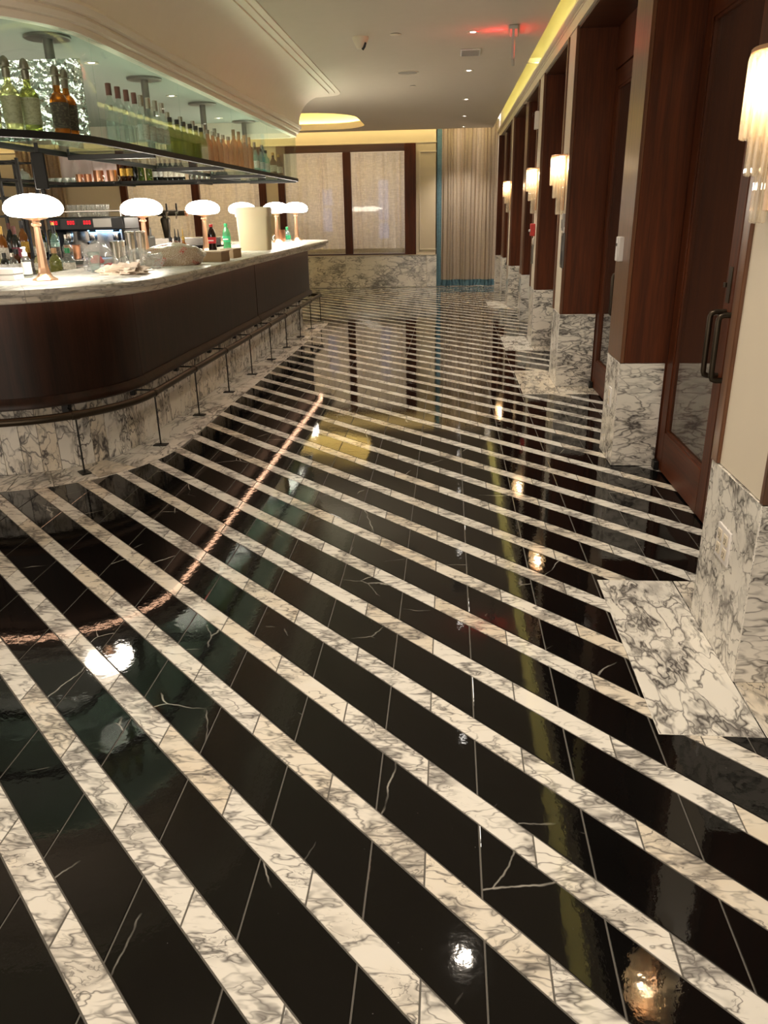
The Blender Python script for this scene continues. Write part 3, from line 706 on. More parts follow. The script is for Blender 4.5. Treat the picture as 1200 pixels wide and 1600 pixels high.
p = at(803, 45, Z=ZC); ex = thing('exit_sign', 'edge lit exit sign hanging from the ceiling, red glow beside it', 'exit sign', p, -.085)
obj('canopy', MB().box(-.035, .035, -.17, .17, -.030, -.0005, .004), 'grey', ex)
obj('acrylic_panel', MB().box(-.006, .006, -.155, .155, -.225, -.030, .002), 'pane', ex)
obj('side_frame', MB().box(-.010, .010, -.165, -.155, -.235, -.028, .002).box(-.010, .010, .155, .165, -.235, -.028, .002).box(-.010, .010, -.165, .165, -.245, -.225, .002), 'grey', ex)
cu = bpy.data.curves.new('letters', 'FONT'); cu.body = 'EXIT'; cu.size = .15; cu.align_x = 'CENTER'; cu.align_y = 'CENTER'; cu.extrude = .0012
to = bpy.data.objects.new('letters', cu); C.objects.link(to); bpy.context.view_layer.update()
me = bpy.data.meshes.new_from_object(to.evaluated_get(bpy.context.evaluated_depsgraph_get())); bpy.data.objects.remove(to)
lt = obj('letters', me, 'redsign', ex, (-.0085, 0, -.128), smooth=False); lt.rotation_euler = (PI / 2, 0, -PI / 2)
lamp('exit_glow', 'SPOT', (-.05, 0, -.05), 1.8, (1, .02, .03), ex, spot_size=math.radians(80), spot_blend=.8, shadow_soft_size=.02).rotation_euler = (0, math.radians(106), 0)

# ---- opal lamps on the bar
LMP = None
lamp_px = [(57, None), (229, 6.3), (323, 7.75), (383, 9.7), (435, 10.15), (465, 10.6)]
lab = ['largest opal mushroom table lamp, beside the white spray bottle', 'opal mushroom table lamp behind the clear plastic bags', 'opal mushroom table lamp behind the cola bottle',
       'opal mushroom table lamp mostly hidden behind the cream plastic bin', 'opal mushroom table lamp just beyond the cream plastic bin, by the copper mug', 'opal mushroom table lamp at the far end of the bar']
for (px, Y), lb in zip(lamp_px, lab):
    if Y is None: p = at(70, 430, Y=4.52); p.z = 1.08
    else: p = at(px, 392, Y=Y); p.z = 1.08
    if LMP is None:
        LMP = thing('table_lamp', lb, 'table lamp', p, 0, 'opal lamps along the bar'); LMP.scale = (.90, .90, .86)
        obj('base', MB().lathe([(.078, 0), (.08, .006), (.074, .012), (.05, .026), (.036, .052), (.031, .085)], 6), 'rosebrass', LMP, rz=.3)
        obj('stem', MB().lathe([(.031, .083), (.021, .30), (.019, .345)], 8), 'rosebrass', LMP)
        obj('collar', MB().lathe([(.024, .342), (.030, .348), (.030, .358), (.022, .364), (.024, .378), (.075, .392), (.078, .400), (.03, .402)], 20), 'rosebrass', LMP)
        obj('shade', MB().lathe([(0, .398), (.09, .399), (.145, .407), (.168, .424), (.178, .448), (.175, .470), (.159, .496), (.130, .517), (.095, .532), (.05, .541), (0, .545)], 36), 'globe', LMP)
    else: copy_thing(LMP, p, lb)
for p, lb in (((-4.9, 4.5, 1.08), 'unseen opal lamp added on the far left bend of the bar for light'), ((-5.05, 6.2, 1.08), 'unseen opal lamp added on the far left side of the bar for light')): copy_thing(LMP, p, lb)  # lamps out of view, added to lift the light on the ceiling

# ================================================================== BOTTLES
GL = {'crystal': thin_glass('crystal_glass', (.985, .99, .985), 1.3, .05), 'clear': thin_glass('clear_bottle_glass', (.90, .94, .92), 1.3, .06), 'green': thin_glass('green_bottle_glass', (.30, .40, .14), 1.2, .25), 'brown': thin_glass('brown_bottle_glass', (.22, .08, .03), 1.2, .3),
      'dark': plain('dark_wine_glass', (.012, .012, .010), .12), 'amber': thin_glass('amber_spirit_glass', (.62, .30, .07), 1.2, .30), 'pale': thin_glass('pale_spirit_glass', (.84, .80, .52), 1.2, .28),
      'rose': thin_glass('rose_spirit_glass', (.78, .48, .30), 1.2, .28), 'olive': thin_glass('olive_spirit_glass', (.55, .55, .25), 1.2, .25), 'aqua': thin_glass('aqua_bottle_glass', (.66, .86, .84), 1.2, .14)}
CP = {'redwax': plain('red_brown_wax', (.16, .045, .035), .45), 'silver': M['steel'], 'black': M['blackplas'], 'pewter': plain('pewter', (.34, .30, .25), .4, .8), 'red': plain('red_cap', (.65, .03, .03), .4),
      'green': plain('green_cap', (.02, .22, .08), .4), 'gold': plain('gold_foil', (.55, .36, .10), .35, .8), 'white': M['whitep'], 'cork': plain('cork', (.52, .30, .16), .8)}
def paper(name, c0, c1):
    n = N(name); v = n.n('TexNoise', Vector=n.n('Mapping', Vector=n.pos(), Scale=(60, 60, 130)).outputs[0], Scale=1.0, Detail=2.0).outputs[0]
    return n.fin(n.bsdf(n.mix(n.step(v, .52, .58), c0, c1), .6))
LB = {'cream': paper('cream_label', (.72, .68, .58), (.50, .45, .36)), 'grey': paper('grey_label', (.62, .60, .42), (.50, .48, .33)), 'gold': paper('gold_label', (.60, .36, .06), (.45, .24, .03)), 'white': paper('white_label', (.78, .76, .72), (.62, .60, .56)),
      'dark': paper('dark_label', (.10, .08, .07), (.20, .17, .13)), 'red': paper('red_label', (.62, .03, .04), (.55, .02, .03)), 'green': paper('green_label', (.02, .30, .13), (.03, .40, .2)), 'burgundy': paper('burgundy_label', (.20, .02, .05), (.28, .04, .07))}
KIND = {  # outer profile, cap (r, z0, z1), label (z0, z1)
    'tall': ([(0, 0), (.034, .001), (.036, .008), (.036, .195), (.030, .215), (.016, .238), (.0135, .252), (.0135, .268)], (.0165, .255, .318), (.06, .15)),
    'deco': ([(0, 0), (.037, .002), (.040, .010), (.046, .15), (.044, .172), (.030, .196), (.017, .205), (.0155, .24)], None, (.035, .155)),
    'round': ([(0, 0), (.038, .001), (.041, .008), (.041, .13), (.036, .155), (.018, .178), (.0145, .19), (.0145, .225)], (.017, .215, .245), (.04, .11)),
    'wine': ([(0, 0), (.035, .001), (.037, .006), (.037, .18), (.031, .205), (.0165, .235), (.0145, .25), (.0145, .295)], (.0152, .255, .299), (.06, .14)),
    'burg': ([(0, 0), (.038, .001), (.041, .006), (.041, .14), (.033, .18), (.018, .225), (.0145, .245), (.0145, .295)], (.0152, .25, .299), (.05, .12)),
    'flask': ([(0, 0), (.034, .001), (.037, .006), (.037, .07), (.028, .092), (.014, .104), (.013, .12)], (.016, .115, .145), (.02, .06)),
    'soda': ([(0, 0), (.028, .0), (.034, .008), (.035, .03), (.031, .075), (.035, .11), (.035, .145), (.026, .175), (.0135, .198), (.0125, .212)], (.0155, .206, .228), (.075, .125)),
    'dash': ([(0, 0), (.024, .001), (.026, .005), (.026, .075), (.018, .095), (.011, .105), (.011, .125)], (.0125, .118, .14), (.02, .06)),
}
_mc = {}
def mcache(key, fn):
    if key not in _mc: _mc[key] = fn()
    return _mc[key]
def bottle(kind, loc, label, body, cap, lab=None, group=None, sc=1.0, cat='bottle', rz=0.0):
    prof, cp_, lz = KIND[kind]
    t = thing({'wine': 'wine_bottle', 'burg': 'wine_bottle', 'soda': 'soda_bottle', 'dash': 'bitters_bottle'}.get(kind, 'spirit_bottle'), label, cat, loc, rz, group); t.scale = (sc,) * 3
    def mk(nm, mb, mat):
        me = mb.mesh(nm); me.materials.append(mat); return me
    obj('glass_body', mcache((kind, body, 'b'), lambda: mk('glass_body', MB().lathe(prof, 14), GL[body])), None, t)
    if kind == 'deco':
        st = [(.018, .236), (.019, .275), (.031, .279), (.031, .284), (.021, .287), (.022, .30), (.017, .318), (.006, .328), (0, .329)]
        obj('stopper', mcache((kind, cap), lambda: mk('stopper', MB().lathe([(0, .236)] + st, 14), CP[cap])), None, t)
    elif kind == 'dash':
        obj('dasher_top', mcache((kind, cap), lambda: mk('dasher_top', MB().lathe([(0, .118), (.0125, .118), (.0125, .14), (.005, .148), (.004, .185), (.002, .20), (0, .20)], 10), CP[cap])), None, t)
    else:
        r, z0, z1 = cp_; obj('cap', mcache((kind, cap), lambda: mk('cap', MB().lathe([(0, z0), (r, z0), (r, z1 - .002), (r - .002, z1), (0, z1)], 12), CP[cap])), None, t)
    if lab:
        def sleeve():
            pts = []
            for k in range(7):
                z = lz[0] + (lz[1] - lz[0]) * k / 6
                for (r0, a), (r1, b) in zip(prof, prof[1:]):
                    if a <= z <= b and b > a: pts.append((r0 + (r1 - r0) * (z - a) / (b - a) + .0007, z)); break
            return mk('label', MB().lathe(pts, 14, a0=PI * .9, a1=PI * 2.25), LB[lab])
        obj('label', mcache((kind, lab, 'l'), sleeve), None, t)
    return t
_occ = []
def free(x, y, d):
    if any((x - u) ** 2 + (y - v) ** 2 < d * d for u, v in _occ): return False
    _occ.append((x, y)); return True
def solve(fn, px, a, b, z):
    def sx(t):
        p = fn(t); q = W.transposed() @ Vector((p[0], p[1], z - EYE)); return 600 + F * q.x / q.z
    for _ in range(40):
        m = (a + b) / 2
        if sx(m) < px: a = m
        else: b = m
    return fn((a + b) / 2)
ZS = 1.8155
for px, cap, body, lb in ((-17, 'pewter', 'pale', 'pale spirit bottle with pewter stopper in the display case, cut by the picture edge'), (18, 'pewter', 'pale', 'pale spirit bottle with pewter stopper, second on the display shelf'), (48, 'pewter', 'olive', 'yellow green spirit bottle with pewter stopper, third on the display shelf')):
    x, y = solve(lambda u: ring(.72, u), px, .7, 1.9, 1.93); bottle('deco', (x, y, ZS), lb, body, cap, 'grey', 'pewter stoppered bottles in the display', rz=.5)
for i, px in enumerate((94, 108, 122)):
    x, y = solve(lambda u: ring(.70 - .02 * i, u), px, 1.0, 2.3, 1.93); bottle('deco', (x, y, ZS), '%s amber spirit bottle with pewter stopper at the bend of the display case' % ORD[i], 'amber', 'pewter', 'dark', 'amber bottles at the display bend', rz=.8)
seq = [('redwax', 'tall', 'clear', None, (176, 190, 203, 215), 'tall clear bottle with red brown wax top'), ('silver', 'tall', 'clear', 'white', (225, 236, 247, 257), 'clear bottle with silver cap'),
       ('black', 'round', 'olive', None, (268, 279, 289, 299, 308, 316), 'olive tinted bottle with black cap'), ('silver', 'round', 'rose', None, (326, 334, 342, 350, 358), 'rose amber bottle with silver cap'),
       ('cork', 'tall', 'rose', None, (367, 375, 383, 391), 'tall rose tinted bottle with cork stopper'), ('black', 'round', 'aqua', 'white', (400, 408, 416), 'aqua tinted bottle with black cap'),
       ('gold', 'round', 'brown', 'cream', (427, 436, 444), 'brown bottle with gold cap'), ('black', 'tall', 'dark', 'dark', (453, 461), 'dark bottle with black cap')]
for cap, kind, body, lab, pxs, lb in seq:
    i = -1
    for px in pxs:
        x, y = solve(lambda u: ring(.735, u), px, 1.6, 3.0, 1.93)
        if not free(x, y, .080): continue
        i += 1
        bottle(kind, (x, y, ZS), '%s %s in its run on the display shelf' % (ORD[i], lb), body, cap, lab, lb + 's', 1.0 if px < 380 else .95)
        if px > 180 and i % 2 == 0 and free(x - .13, y + .05, .086):                     # a second row stands behind
            bottle('round' if kind == 'tall' else 'tall', (x - .13, y + .05, ZS), 'clear bottle standing behind the %s %s' % (ORD[i], lb), 'clear', 'silver', None, 'clear bottles in the back row of the display')
tag(obj('rippled_glass_screen', MB().box(-4.3, at(130, 140, Y=4.52).x, 4.52, 4.535, 1.816, 2.20), 'rib', smooth=False), 'rippled glass screen standing behind the pewter stoppered bottles', 'glass screen')
x_, y_ = ring(.42, ty(5.05, 4.5, 9.68))
tag(obj('rippled_glass_screen', MB().box(-.007, .007, -.2, .2, 0, .33), 'rib', None, (x_, 4.95, ZS), smooth=False), 'small rippled glass screen behind the red brown wax topped bottles', 'glass screen')

# ---- far section of the hanging shelf
def far(px, py=280, Y=10.06): q = at(px, py, Y=Y); return q.x, Y, ZS
cupm = MB().lathe([(.018, 0), (.030, .004), (.043, .03), (.047, .06), (.044, .06), (.040, .03), (0, .008)], 16).mesh('cup_body')
hdm = MB().tube([(.040 + .022 * math.sin(a), 0, .032 + .020 * math.cos(a)) for a in [PI * k / 8 for k in range(9)]], .0045, 6).mesh('handle')
china = plain('white_china', (.70, .72, .68), .2)
def cup(loc, label, group, body=cupm, mat=china, sc=1.0, rz=0.0, name='teacup', cat='cup'):
    t = thing(name, label, cat, loc, rz, group); t.scale = (sc,) * 3; obj('body', body, mat, t); obj('handle', hdm, mat, t); return t
for i, px in enumerate((70, 81, 92, 103, 114)):
    cup(far(px), '%s white china cup on the far hanging shelf' % ORD[i], 'white cups on the far shelf', sc=.95, rz=-PI / 2 + .2 * i)
t = thing('teapot', 'white china teapot at the left end of the far hanging shelf', 'teapot', far(37), -PI / 2 + .3)
obj('body', MB().lathe([(0, 0), (.05, .002), (.085, .045), (.09, .075), (.075, .115), (.05, .13), (.05, .134), (.02, .15), (.012, .16), (.016, .172), (0, .18)], 20), china, t)
obj('spout', MB().tube([(.075, 0, .06), (.11, 0, .075), (.135, 0, .12)], [.018, .013, .009], 8), china, t)
obj('handle', MB().tube([(-.075 - .045 * math.sin(a), 0, .075 + .045 * math.cos(a)) for a in [PI * k / 8 for k in range(9)]], .008, 6), china, t)
t = thing('tureen', 'low white china bowl beside the teapot on the far shelf', 'bowl', far(57)); t.scale = (.8, .8, .8); obj('bowl', MB().lathe([(0, 0), (.04, .002), (.07, .05), (.075, .08), (.07, .08), (.06, .04), (0, .012)], 18), china, t); obj('rim', MB().lathe([(.07, .078), (.078, .08), (.078, .084), (.07, .086)], 18), china, t)
mugm = MB().lathe([(.038, 0), (.044, .006), (.046, .05), (.044, .095), (.041, .095), (.042, .05), (.036, .012), (0, .008)], 16).mesh('mug_body')
for i, px in enumerate((125, 138)): cup(far(px), '%s small copper mug beside the white cups on the far shelf' % ORD[i], 'small copper mugs on the far shelf', mugm, M['copper'], 1.0, i * .9 - .5, 'copper_mug', 'mug')
for i, px in enumerate((155, 176)): cup(far(px), '%s tall copper mug next to the gold labelled bottles' % ORD[i], 'tall copper mugs on the far shelf', mugm, M['copper'], 1.4, i * .5 - .3, 'copper_mug', 'mug')
for i, px in enumerate((194, 204)): bottle('wine', far(px), '%s dark bottle with a gold label on the far shelf' % ORD[i], 'brown', 'black', 'gold', 'gold labelled bottles on the far shelf', 1.05)
bottle('wine', far(199, Y=10.30), 'dark bottle standing behind the gold labelled pair', 'dark', 'black'); bottle('wine', far(212, Y=10.1), 'plain dark bottle right beside the gold labelled pair', 'dark', 'black'); bottle('wine', far(216, Y=10.25), 'plain dark bottle behind its twin, near the green bottles', 'dark', 'black', sc=1.06)
for i, px in enumerate((222, 234)): bottle('burg', far(px), '%s green wine bottle on the far shelf' % ORD[i], 'green', 'gold', None, 'green bottles on the far shelf', .93)
for i, px in enumerate((244, 253)): bottle('burg', far(px), '%s dark bottle with a low white label on the far shelf' % ORD[i], 'dark', 'black', 'white', 'low white labels on the far shelf', .88)
for i, px in enumerate((260, 268, 277, 285)): bottle('round', far(px), '%s dark bottle with a square cream label on the far shelf' % ORD[i], 'dark', 'black', 'cream', 'square labelled dark bottles on the far shelf', .98)
for i, px in enumerate((342, 347, 352)): bottle('flask', far(px), '%s small dark bottle past the steel tumblers' % ORD[i], 'dark', 'black', None, 'small dark bottles on the far shelf', .9)
tinm = MB().lathe([(.030, 0), (.033, .003), (.043, .11), (.044, .112), (.041, .11), (.031, .006), (0, .006)], 16).mesh('tumbler_body'); rimm = MB().lathe([(.0425, .108), (.046, .111), (.0425, .114)], 16).mesh('rolled_rim')
def tin(loc, label, group, sc=1.0, up=True):
    t = thing('steel_tumbler', label, 'tumbler', loc, 0, group); t.scale = (sc,) * 3
    obj('body', tinm, 'steel', t); obj('rolled_rim', rimm, 'steel', t); return t
for i, px in enumerate((299, 307, 315, 323, 331)): tin(far(px), '%s steel tumbler on the far hanging shelf' % ORD[i], 'steel tumblers on the far shelf', .82)
a, b = at(90, 243, Y=10.38), at(186, 285, Y=10.38)
t = thing('pink_cloth', 'pale pink satin cloth hanging behind the cups and mugs', 'cloth', ((a.x + b.x) / 2, 10.38, 0)); mx = (a.x + b.x) / 2
mb = pleat(a.x, b.x, 1.83, a.z, 10.38, 4, .03, 31, 60, 8, .6); mb.v = [(x - mx, y - 10.38, z) for x, y, z in mb.v]
M['satin'] = plain('pink_satin', (.95, .74, .72), .35); obj('cloth', mb, 'satin', t); obj('rod', MB().tube([(a.x - mx, 0, a.z), (b.x - mx, 0, a.z)], .008, 6), 'black', t)
p = at(58, 240, Y=4.30)
t = thing('black_pouch', 'flat black pouch hanging by a strap under the display shelf', 'pouch', (p.x, 4.30, 0))
zt, zb = at(58, 238, Y=4.3).z, at(58, 296, Y=4.3).z
obj('pouch', MB().box(-.036, .036, -.008, .008, zb, zt, .004), 'blackmat', t); obj('strap', MB().box(-.010, .010, -.003, .003, zt - .004, 1.786), 'black', t); obj('clip', MB().box(-.012, .012, -.006, .006, zb - .025, zb + .002, .003), 'black', t)

# ================================================================== BEHIND THE BAR
# stepped bottle rack
t = thing('bottle_rack', 'low stepped steel rack of bottles behind the near bend of the bar', 'rack', (0, 0, 0))
for i, (y0, y1, z) in enumerate(((5.46, 5.74, 1.05), (5.74, 6.06, 1.08), (6.06, 6.40, 1.11))): obj('step', MB().box(-4.4, -2.69, y0 + .001, y1, 0.0, z, .004), 'darksteel', t)
def onrack(px, row): Y = (5.60, 5.90, 6.22)[row]; q = at(px, 380, Y=Y); return q.x, Y, (1.05, 1.08, 1.11)[row] + .0005
i = 0
for px, k, b, c, l in ((58, 'flask', 'pale', 'white', 'cream'), (72, 'flask', 'clear', 'silver', 'white'), (82, 'flask', 'olive', 'cork', None), (93, 'flask', 'olive', 'cork', None), (103, 'flask', 'clear', 'green', 'cream'), (112, 'flask', 'clear', 'silver', None), (22, 'flask', 'brown', 'black', 'cream'), (9, 'flask', 'amber', 'gold', 'cream')):
    o_ = onrack(px, 0)
    if not free(o_[0], o_[1], .078): continue
    bottle(k, o_, '%s short bottle in the front row of the stepped rack' % ORD[i], b, c, l, 'short bottles on the front rack step', 1.15); i += 1
i = 0
for px, k, b, c, l in ((4, 'tall', 'amber', 'gold', 'cream'), (14, 'round', 'brown', 'black', 'gold'), (25, 'tall', 'dark', 'redwax', 'burgundy'), (37, 'tall', 'dark', 'redwax', 'burgundy'), (62, 'tall', 'clear', 'silver', 'cream'), (69, 'tall', 'clear', 'white', 'white'), (77, 'tall', 'aqua', 'white', 'white'), (86, 'tall', 'aqua', 'black', 'dark'), (95, 'wine', 'olive', 'silver', 'cream'), (104, 'round', 'clear', 'silver', 'dark')):
    o_ = onrack(px, 1)
    if not free(o_[0], o_[1], .078): continue
    bottle(k, o_, '%s bottle in the middle row of the stepped rack' % ORD[i], b, c, l, 'bottles on the middle rack step', .9); i += 1
i = 0
for px, k, b, c, l in ((3, 'wine', 'brown', 'gold', 'cream'), (18, 'burg', 'dark', 'redwax', None), (30, 'tall', 'amber', 'gold', 'gold'), (38, 'tall', 'amber', 'black', 'gold'), (47, 'tall', 'brown', 'gold', 'gold'), (66, 'wine', 'dark', 'black', 'cream'), (76, 'tall', 'clear', 'silver', 'white'), (86, 'wine', 'green', 'gold', 'cream')):
    o_ = onrack(px, 2)
    if not free(o_[0], o_[1], .078): continue
    bottle(k, o_, '%s bottle in the rear row of the stepped rack' % ORD[i], b, c, l, 'bottles on the rear rack step', .92); i += 1
p = at(115, 400, Y=6.22); t = thing('copper_pot', 'small copper pot at the end of the stepped bottle rack', 'pot', (p.x, 6.22, 1.1105))
obj('pot', MB().lathe([(0, 0), (.055, .002), (.06, .01), (.06, .10), (.057, .10), (.055, .012), (0, .01)], 20), 'copper', t); obj('rim', MB().lathe([(.057, .098), (.064, .10), (.064, .105), (.057, .106)], 20), 'copper', t)

# espresso machine on a back station
t = thing('back_station', 'dark service station under the espresso machine', 'counter', (0, 0, 0))
obj('cabinet', MB().box(-4.5, -2.80, 6.85, 7.6, 0, .95, .004), 'wood_bar', t); obj('steel_top', MB().box(-4.52, -2.78, 6.82, 7.62, .951, .985, .004), 'steel', t)
a, b = at(74, 350, Y=6.9), at(192, 350, Y=6.9); mx = (a.x + b.x) / 2; hw = (b.x - a.x) / 2; zt = at(130, 339, Y=6.9).z
t = thing('espresso_machine', 'black espresso machine with red number displays and blue lit steel front', 'coffee machine', (mx, 7.15, .9855)); h = zt - .9855
obj('body', MB().box(-hw, hw, .02, .38, .03, h, .012), 'blackplas', t)
obj('top_housing', MB().box(-hw - .01, hw + .01, -.25, .02, h - .11, h, .012), 'blackplas', t)
obj('side_panel', MB().box(-hw - .012, -hw + .02, -.26, .38, .02, h - .10, .008), 'black', t); obj('side_panel', MB().box(hw - .02, hw + .012, -.26, .38, .02, h - .10, .008), 'black', t)
obj('steel_splash', MB().box(-hw + .03, hw - .03, .008, .019, .10, h - .12), 'steel', t)
obj('drip_tray', MB().box(-hw + .022, hw - .022, -.25, .015, .03, .07, .004), 'steel', t)
obj('blue_work_lamp', MB().box(-hw + .25, hw - .05, -.03, -.01, h - .118, h - .112), 'bluelight', t)
lamp('work_light', 'AREA', (.10, -.06, h - .125), 1.2, (.25, .55, 1.0), t, size=.35)
for k in range(3):
    x = -hw + .12 + k * (hw * 2 - .24) / 2
    g = obj('group_head', MB().lathe([(.03, h - .20), (.035, h - .19), (.035, h - .13), (.028, h - .112)], 14, (x, -.12, 0)), 'steel', t)
    obj('portafilter', MB().tube([(x, -.12, h - .205), (x, -.24, h - .215)], [.018, .011], 8), 'black', g)
SEG = {'0': 'abcdef'}
def digits(txt, hgt):
    mb = MB(); w_ = hgt * .5; th = hgt * .13
    for i, ch in enumerate(txt):
        ox = i * hgt * .78
        for sname, (x0, x1, z0, z1) in {'a': (0, w_, hgt - th, hgt), 'd': (0, w_, 0, th), 'f': (0, th, hgt / 2 + th * .2, hgt - th * .4), 'e': (0, th, th * .4, hgt / 2 - th * .2), 'b': (w_ - th, w_, hgt / 2 + th * .2, hgt - th * .4), 'c': (w_ - th, w_, th * .4, hgt / 2 - th * .2)}.items():
            if sname in SEG.get(ch, ''): mb.box(ox + x0, ox + x1, -.0015, 0, z0, z1)
    return mb.mesh('digits', False)
dm = digits('000', .030)
for px in (83, 109.5, 135):
    q = at(px, 341, Y=6.895); s_ = obj('display', MB().box(-.05, .05, -.006, .0, -.022, .022, .001), 'blackplas', t, (q.x - mx, -.25, h - .045)); obj('red_digits', dm, 'red', s_, (-.031, -.0065, -.015))
obj('control_plate', MB().box(hw - .26, hw - .10, -.256, -.25, h - .085, h - .015, .001), 'grey', t)
cr_ = MB()
for u_ in (-hw + .02, hw - .02):
    for v_ in (-.22, .34): cr_.lathe([(.005, h - .002), (.005, h + .047)], 8, (u_, v_, 0))
obj('cup_rail', cr_.tube([(-hw + .02, -.22, h + .045), (hw - .02, -.22, h + .045), (hw - .02, .34, h + .045), (-hw + .02, .34, h + .045)], .006, 6, closed=True), 'steel', t)
glm = MB().lathe([(.026, 0), (.028, .003), (.036, .085), (.034, .085), (.026, .006), (0, .005)], 14).mesh('glass_body'); bsm = MB().lathe([(0, 0), (.026, 0), (.027, .006), (0, .0055)], 14).mesh('glass_base')
gi = 0
for r in range(2):
    for k in range(8):
        q = at(108 + k * 8 + r * 3, 330, Y=7.0 + r * .12)
        t2 = thing('drinking_glass', ('%s upturned glass in the front row on the espresso machine' if r == 0 else '%s upturned glass in the rear row on the espresso machine') % ORD[k], 'glass', (q.x, 7.0 + r * .12, zt + .0005), 0, 'glasses on the espresso machine')
        t2.scale = (.75, .75, 1.15); obj('glass_body', glm, GL['crystal'], t2); obj('glass_base', bsm, GL['crystal'], t2)
a = at(217, 340, Y=6.95); zg = at(206, 338, Y=6.95).z - .9855
t = thing('coffee_grinder', 'black coffee grinder right beside the espresso machine', 'grinder', (a.x, 7.05, .9855))
obj('body', MB().box(-.045, .045, -.10, .12, 0, zg * .62, .012), 'blackplas', t); obj('hopper', MB().lathe([(.035, zg * .62), (.042, zg * .70), (.046, zg * .98)], 16), GL['brown'], t); obj('lid', MB().lathe([(0, zg * 1.02), (.044, zg * 1.02), (.047, zg * .98), (0, zg * .98)], 16), 'black', t); obj('fork', MB().box(-.03, .03, -.16, -.10, zg * .3, zg * .34, .004), 'steel', t)

# tap counter and beer tower
Yt = 9.2; zt = at(300, 371.5, Y=Yt).z; a, b = at(228, 372, Y=Yt), Vector((-2.60, Yt, 1))
t = thing('tap_counter', 'steel topped service counter under the beer tower', 'counter', (0, 0, 0))
obj('steel_top', MB().box(a.x, b.x, Yt, Yt + .45, zt - .085, zt, .004), 'steel', t); obj('cabinet', MB().box(a.x + .03, b.x - .03, Yt + .05, Yt + .43, 0, zt - .0855, .003), 'black', t)
p = at(258, 340, Y=Yt + .15); z1 = at(258, 333, Y=Yt + .15).z; b = at(287, 333, Y=Yt + .15)
t = thing('beer_tower', 'dark bronze beer tap tower with a horizontal arm', 'beer tap', (p.x, Yt + .15, zt + .0005)); hh = z1 - zt
obj('column', MB().lathe([(.032, 0), (.034, .004), (.040, .06), (.058, hh * .72), (.05, hh * .80), (.03, hh * .84), (.03, hh)], 16), 'bronze', t)
obj('arm', MB().tube([(-.08, 0, hh), (b.x - p.x + .02, 0, hh)], .034, 12), 'bronze', t)
for dx in (.05, b.x - p.x - .06):
    f_ = obj('faucet', MB().tube([(dx, -.03, hh), (dx, -.08, hh), (dx, -.10, hh - .06)], [.016, .014, .008], 8), 'steel', t); obj('tap_handle', MB().lathe([(.006, hh + .02), (.012, hh + .05), (.009, hh + .10), (0, hh + .105)], 10, (dx, -.06, 0)), 'black', f_)
obj('end_cap', MB().tube([(b.x - p.x + .02, 0, hh), (b.x - p.x + .045, 0, hh)], .040, 12), 'copper', t)
t = thing('metal_rack', 'open black metal rack at the left edge behind the bar', 'rack', (0, 0, 0)); Yr = 6.5
for px in (2, 33):
    for dy in (0, .26): q = at(px, 300, Y=Yr); obj('upright', MB().box(q.x - .011, q.x + .011, Yr + dy, Yr + dy + .022, 0, at(px, 246, Y=Yr).z, .002), 'black', t)
xa, xb = at(-60, 300, Y=Yr).x, at(33, 300, Y=Yr).x
for py in (252, 281, 309, 338):
    z = at(15, py, Y=Yr).z
    for dy in (0, .26): obj('rail', MB().box(xa, xb, Yr + dy + .002, Yr + dy + .02, z - .008, z + .008, .002), 'black', t)
    for k in range(5): obj('cross_bar', MB().box(xa + (xb - xa) * (k + .5) / 5 - .006, xa + (xb - xa) * (k + .5) / 5 + .006, Yr + .02, Yr + .26, z - .004, z + .004), 'black', t, smooth=False)

# ================================================================== ON THE BAR TOP
def top(px, py): q = at(px, py, Z=1.0803); return q.x, q.y, 1.0803
def blob(sx, sy, sz, seed, amp, fr, sub=4, flat=.35):
    from mathutils import noise
    bm = bmesh.new(); bmesh.ops.create_icosphere(bm, subdivisions=sub, radius=1)
    for v in bm.verts:
        n = v.co.normalized(); d = noise.noise(n * fr + Vector((seed, seed * 2, 0))) * amp + abs(noise.noise(n * fr * 2.3 + Vector((0, seed, 3)))) * amp * .8
        q = n * (1 + d); z = max(q.z, -flat)
        v.co = Vector((q.x * sx, q.y * sy, (z + flat) * sz / (1 + flat)))
    return MB().bm(bm)
M['film'] = thin_glass('clear_plastic_film', (.95, .95, .95), 1.6, .14, .10)
M['cardboard'] = plain('cardboard', (.45, .32, .20), .8); M['cardlid'] = plain('pale_cardboard', (.58, .46, .33), .8)
n = N('net_contents'); p_ = n.pos(); v_ = n.n('TexVoronoi', _feature='DISTANCE_TO_EDGE', Vector=n.n('Mapping', Vector=p_, Scale=(75, 75, 110)).outputs[0], Scale=1.0).outputs[0]
nn = n.n('TexNoise', Vector=p_, Scale=9.0, Detail=2.0).outputs[0]
c_ = n.mix(n.step(nn, .56, .62), (.40, .28, .18), (.50, .05, .04)); c_ = n.mix(n.step(v_, .16, .06), c_, (.58, .48, .38))
M['net'] = n.fin(n.bsdf(c_, .3, Coat__Weight=.5, Coat__Roughness=.1))
M['towel'] = plain('beige_towel', (.66, .55, .45), .9); M['redwrap'] = plain('red_wrapper', (.70, .05, .06), .4)
def soft(name, label, cat, loc, mb, mat, part='film', rz=0.0):
    t = thing(name, label, cat, loc, rz); obj(part, mb, mat, t); return t
x, y, z = top(150, 424); t = soft('plastic_bag', 'clear plastic bag with red print standing open near the lamp stem', 'bag', (x, y + .10, z), blob(.105, .09, .165, 3, .35, 2.2), 'film')
obj('red_print', blob(.045, .02, .05, 8, .3, 2.0, 2), 'redwrap', t, (.0, -.055, .05)); obj('red_print', blob(.035, .02, .03, 4, .3, 2.0, 2), 'redwrap', t, (.07, -.04, .02))
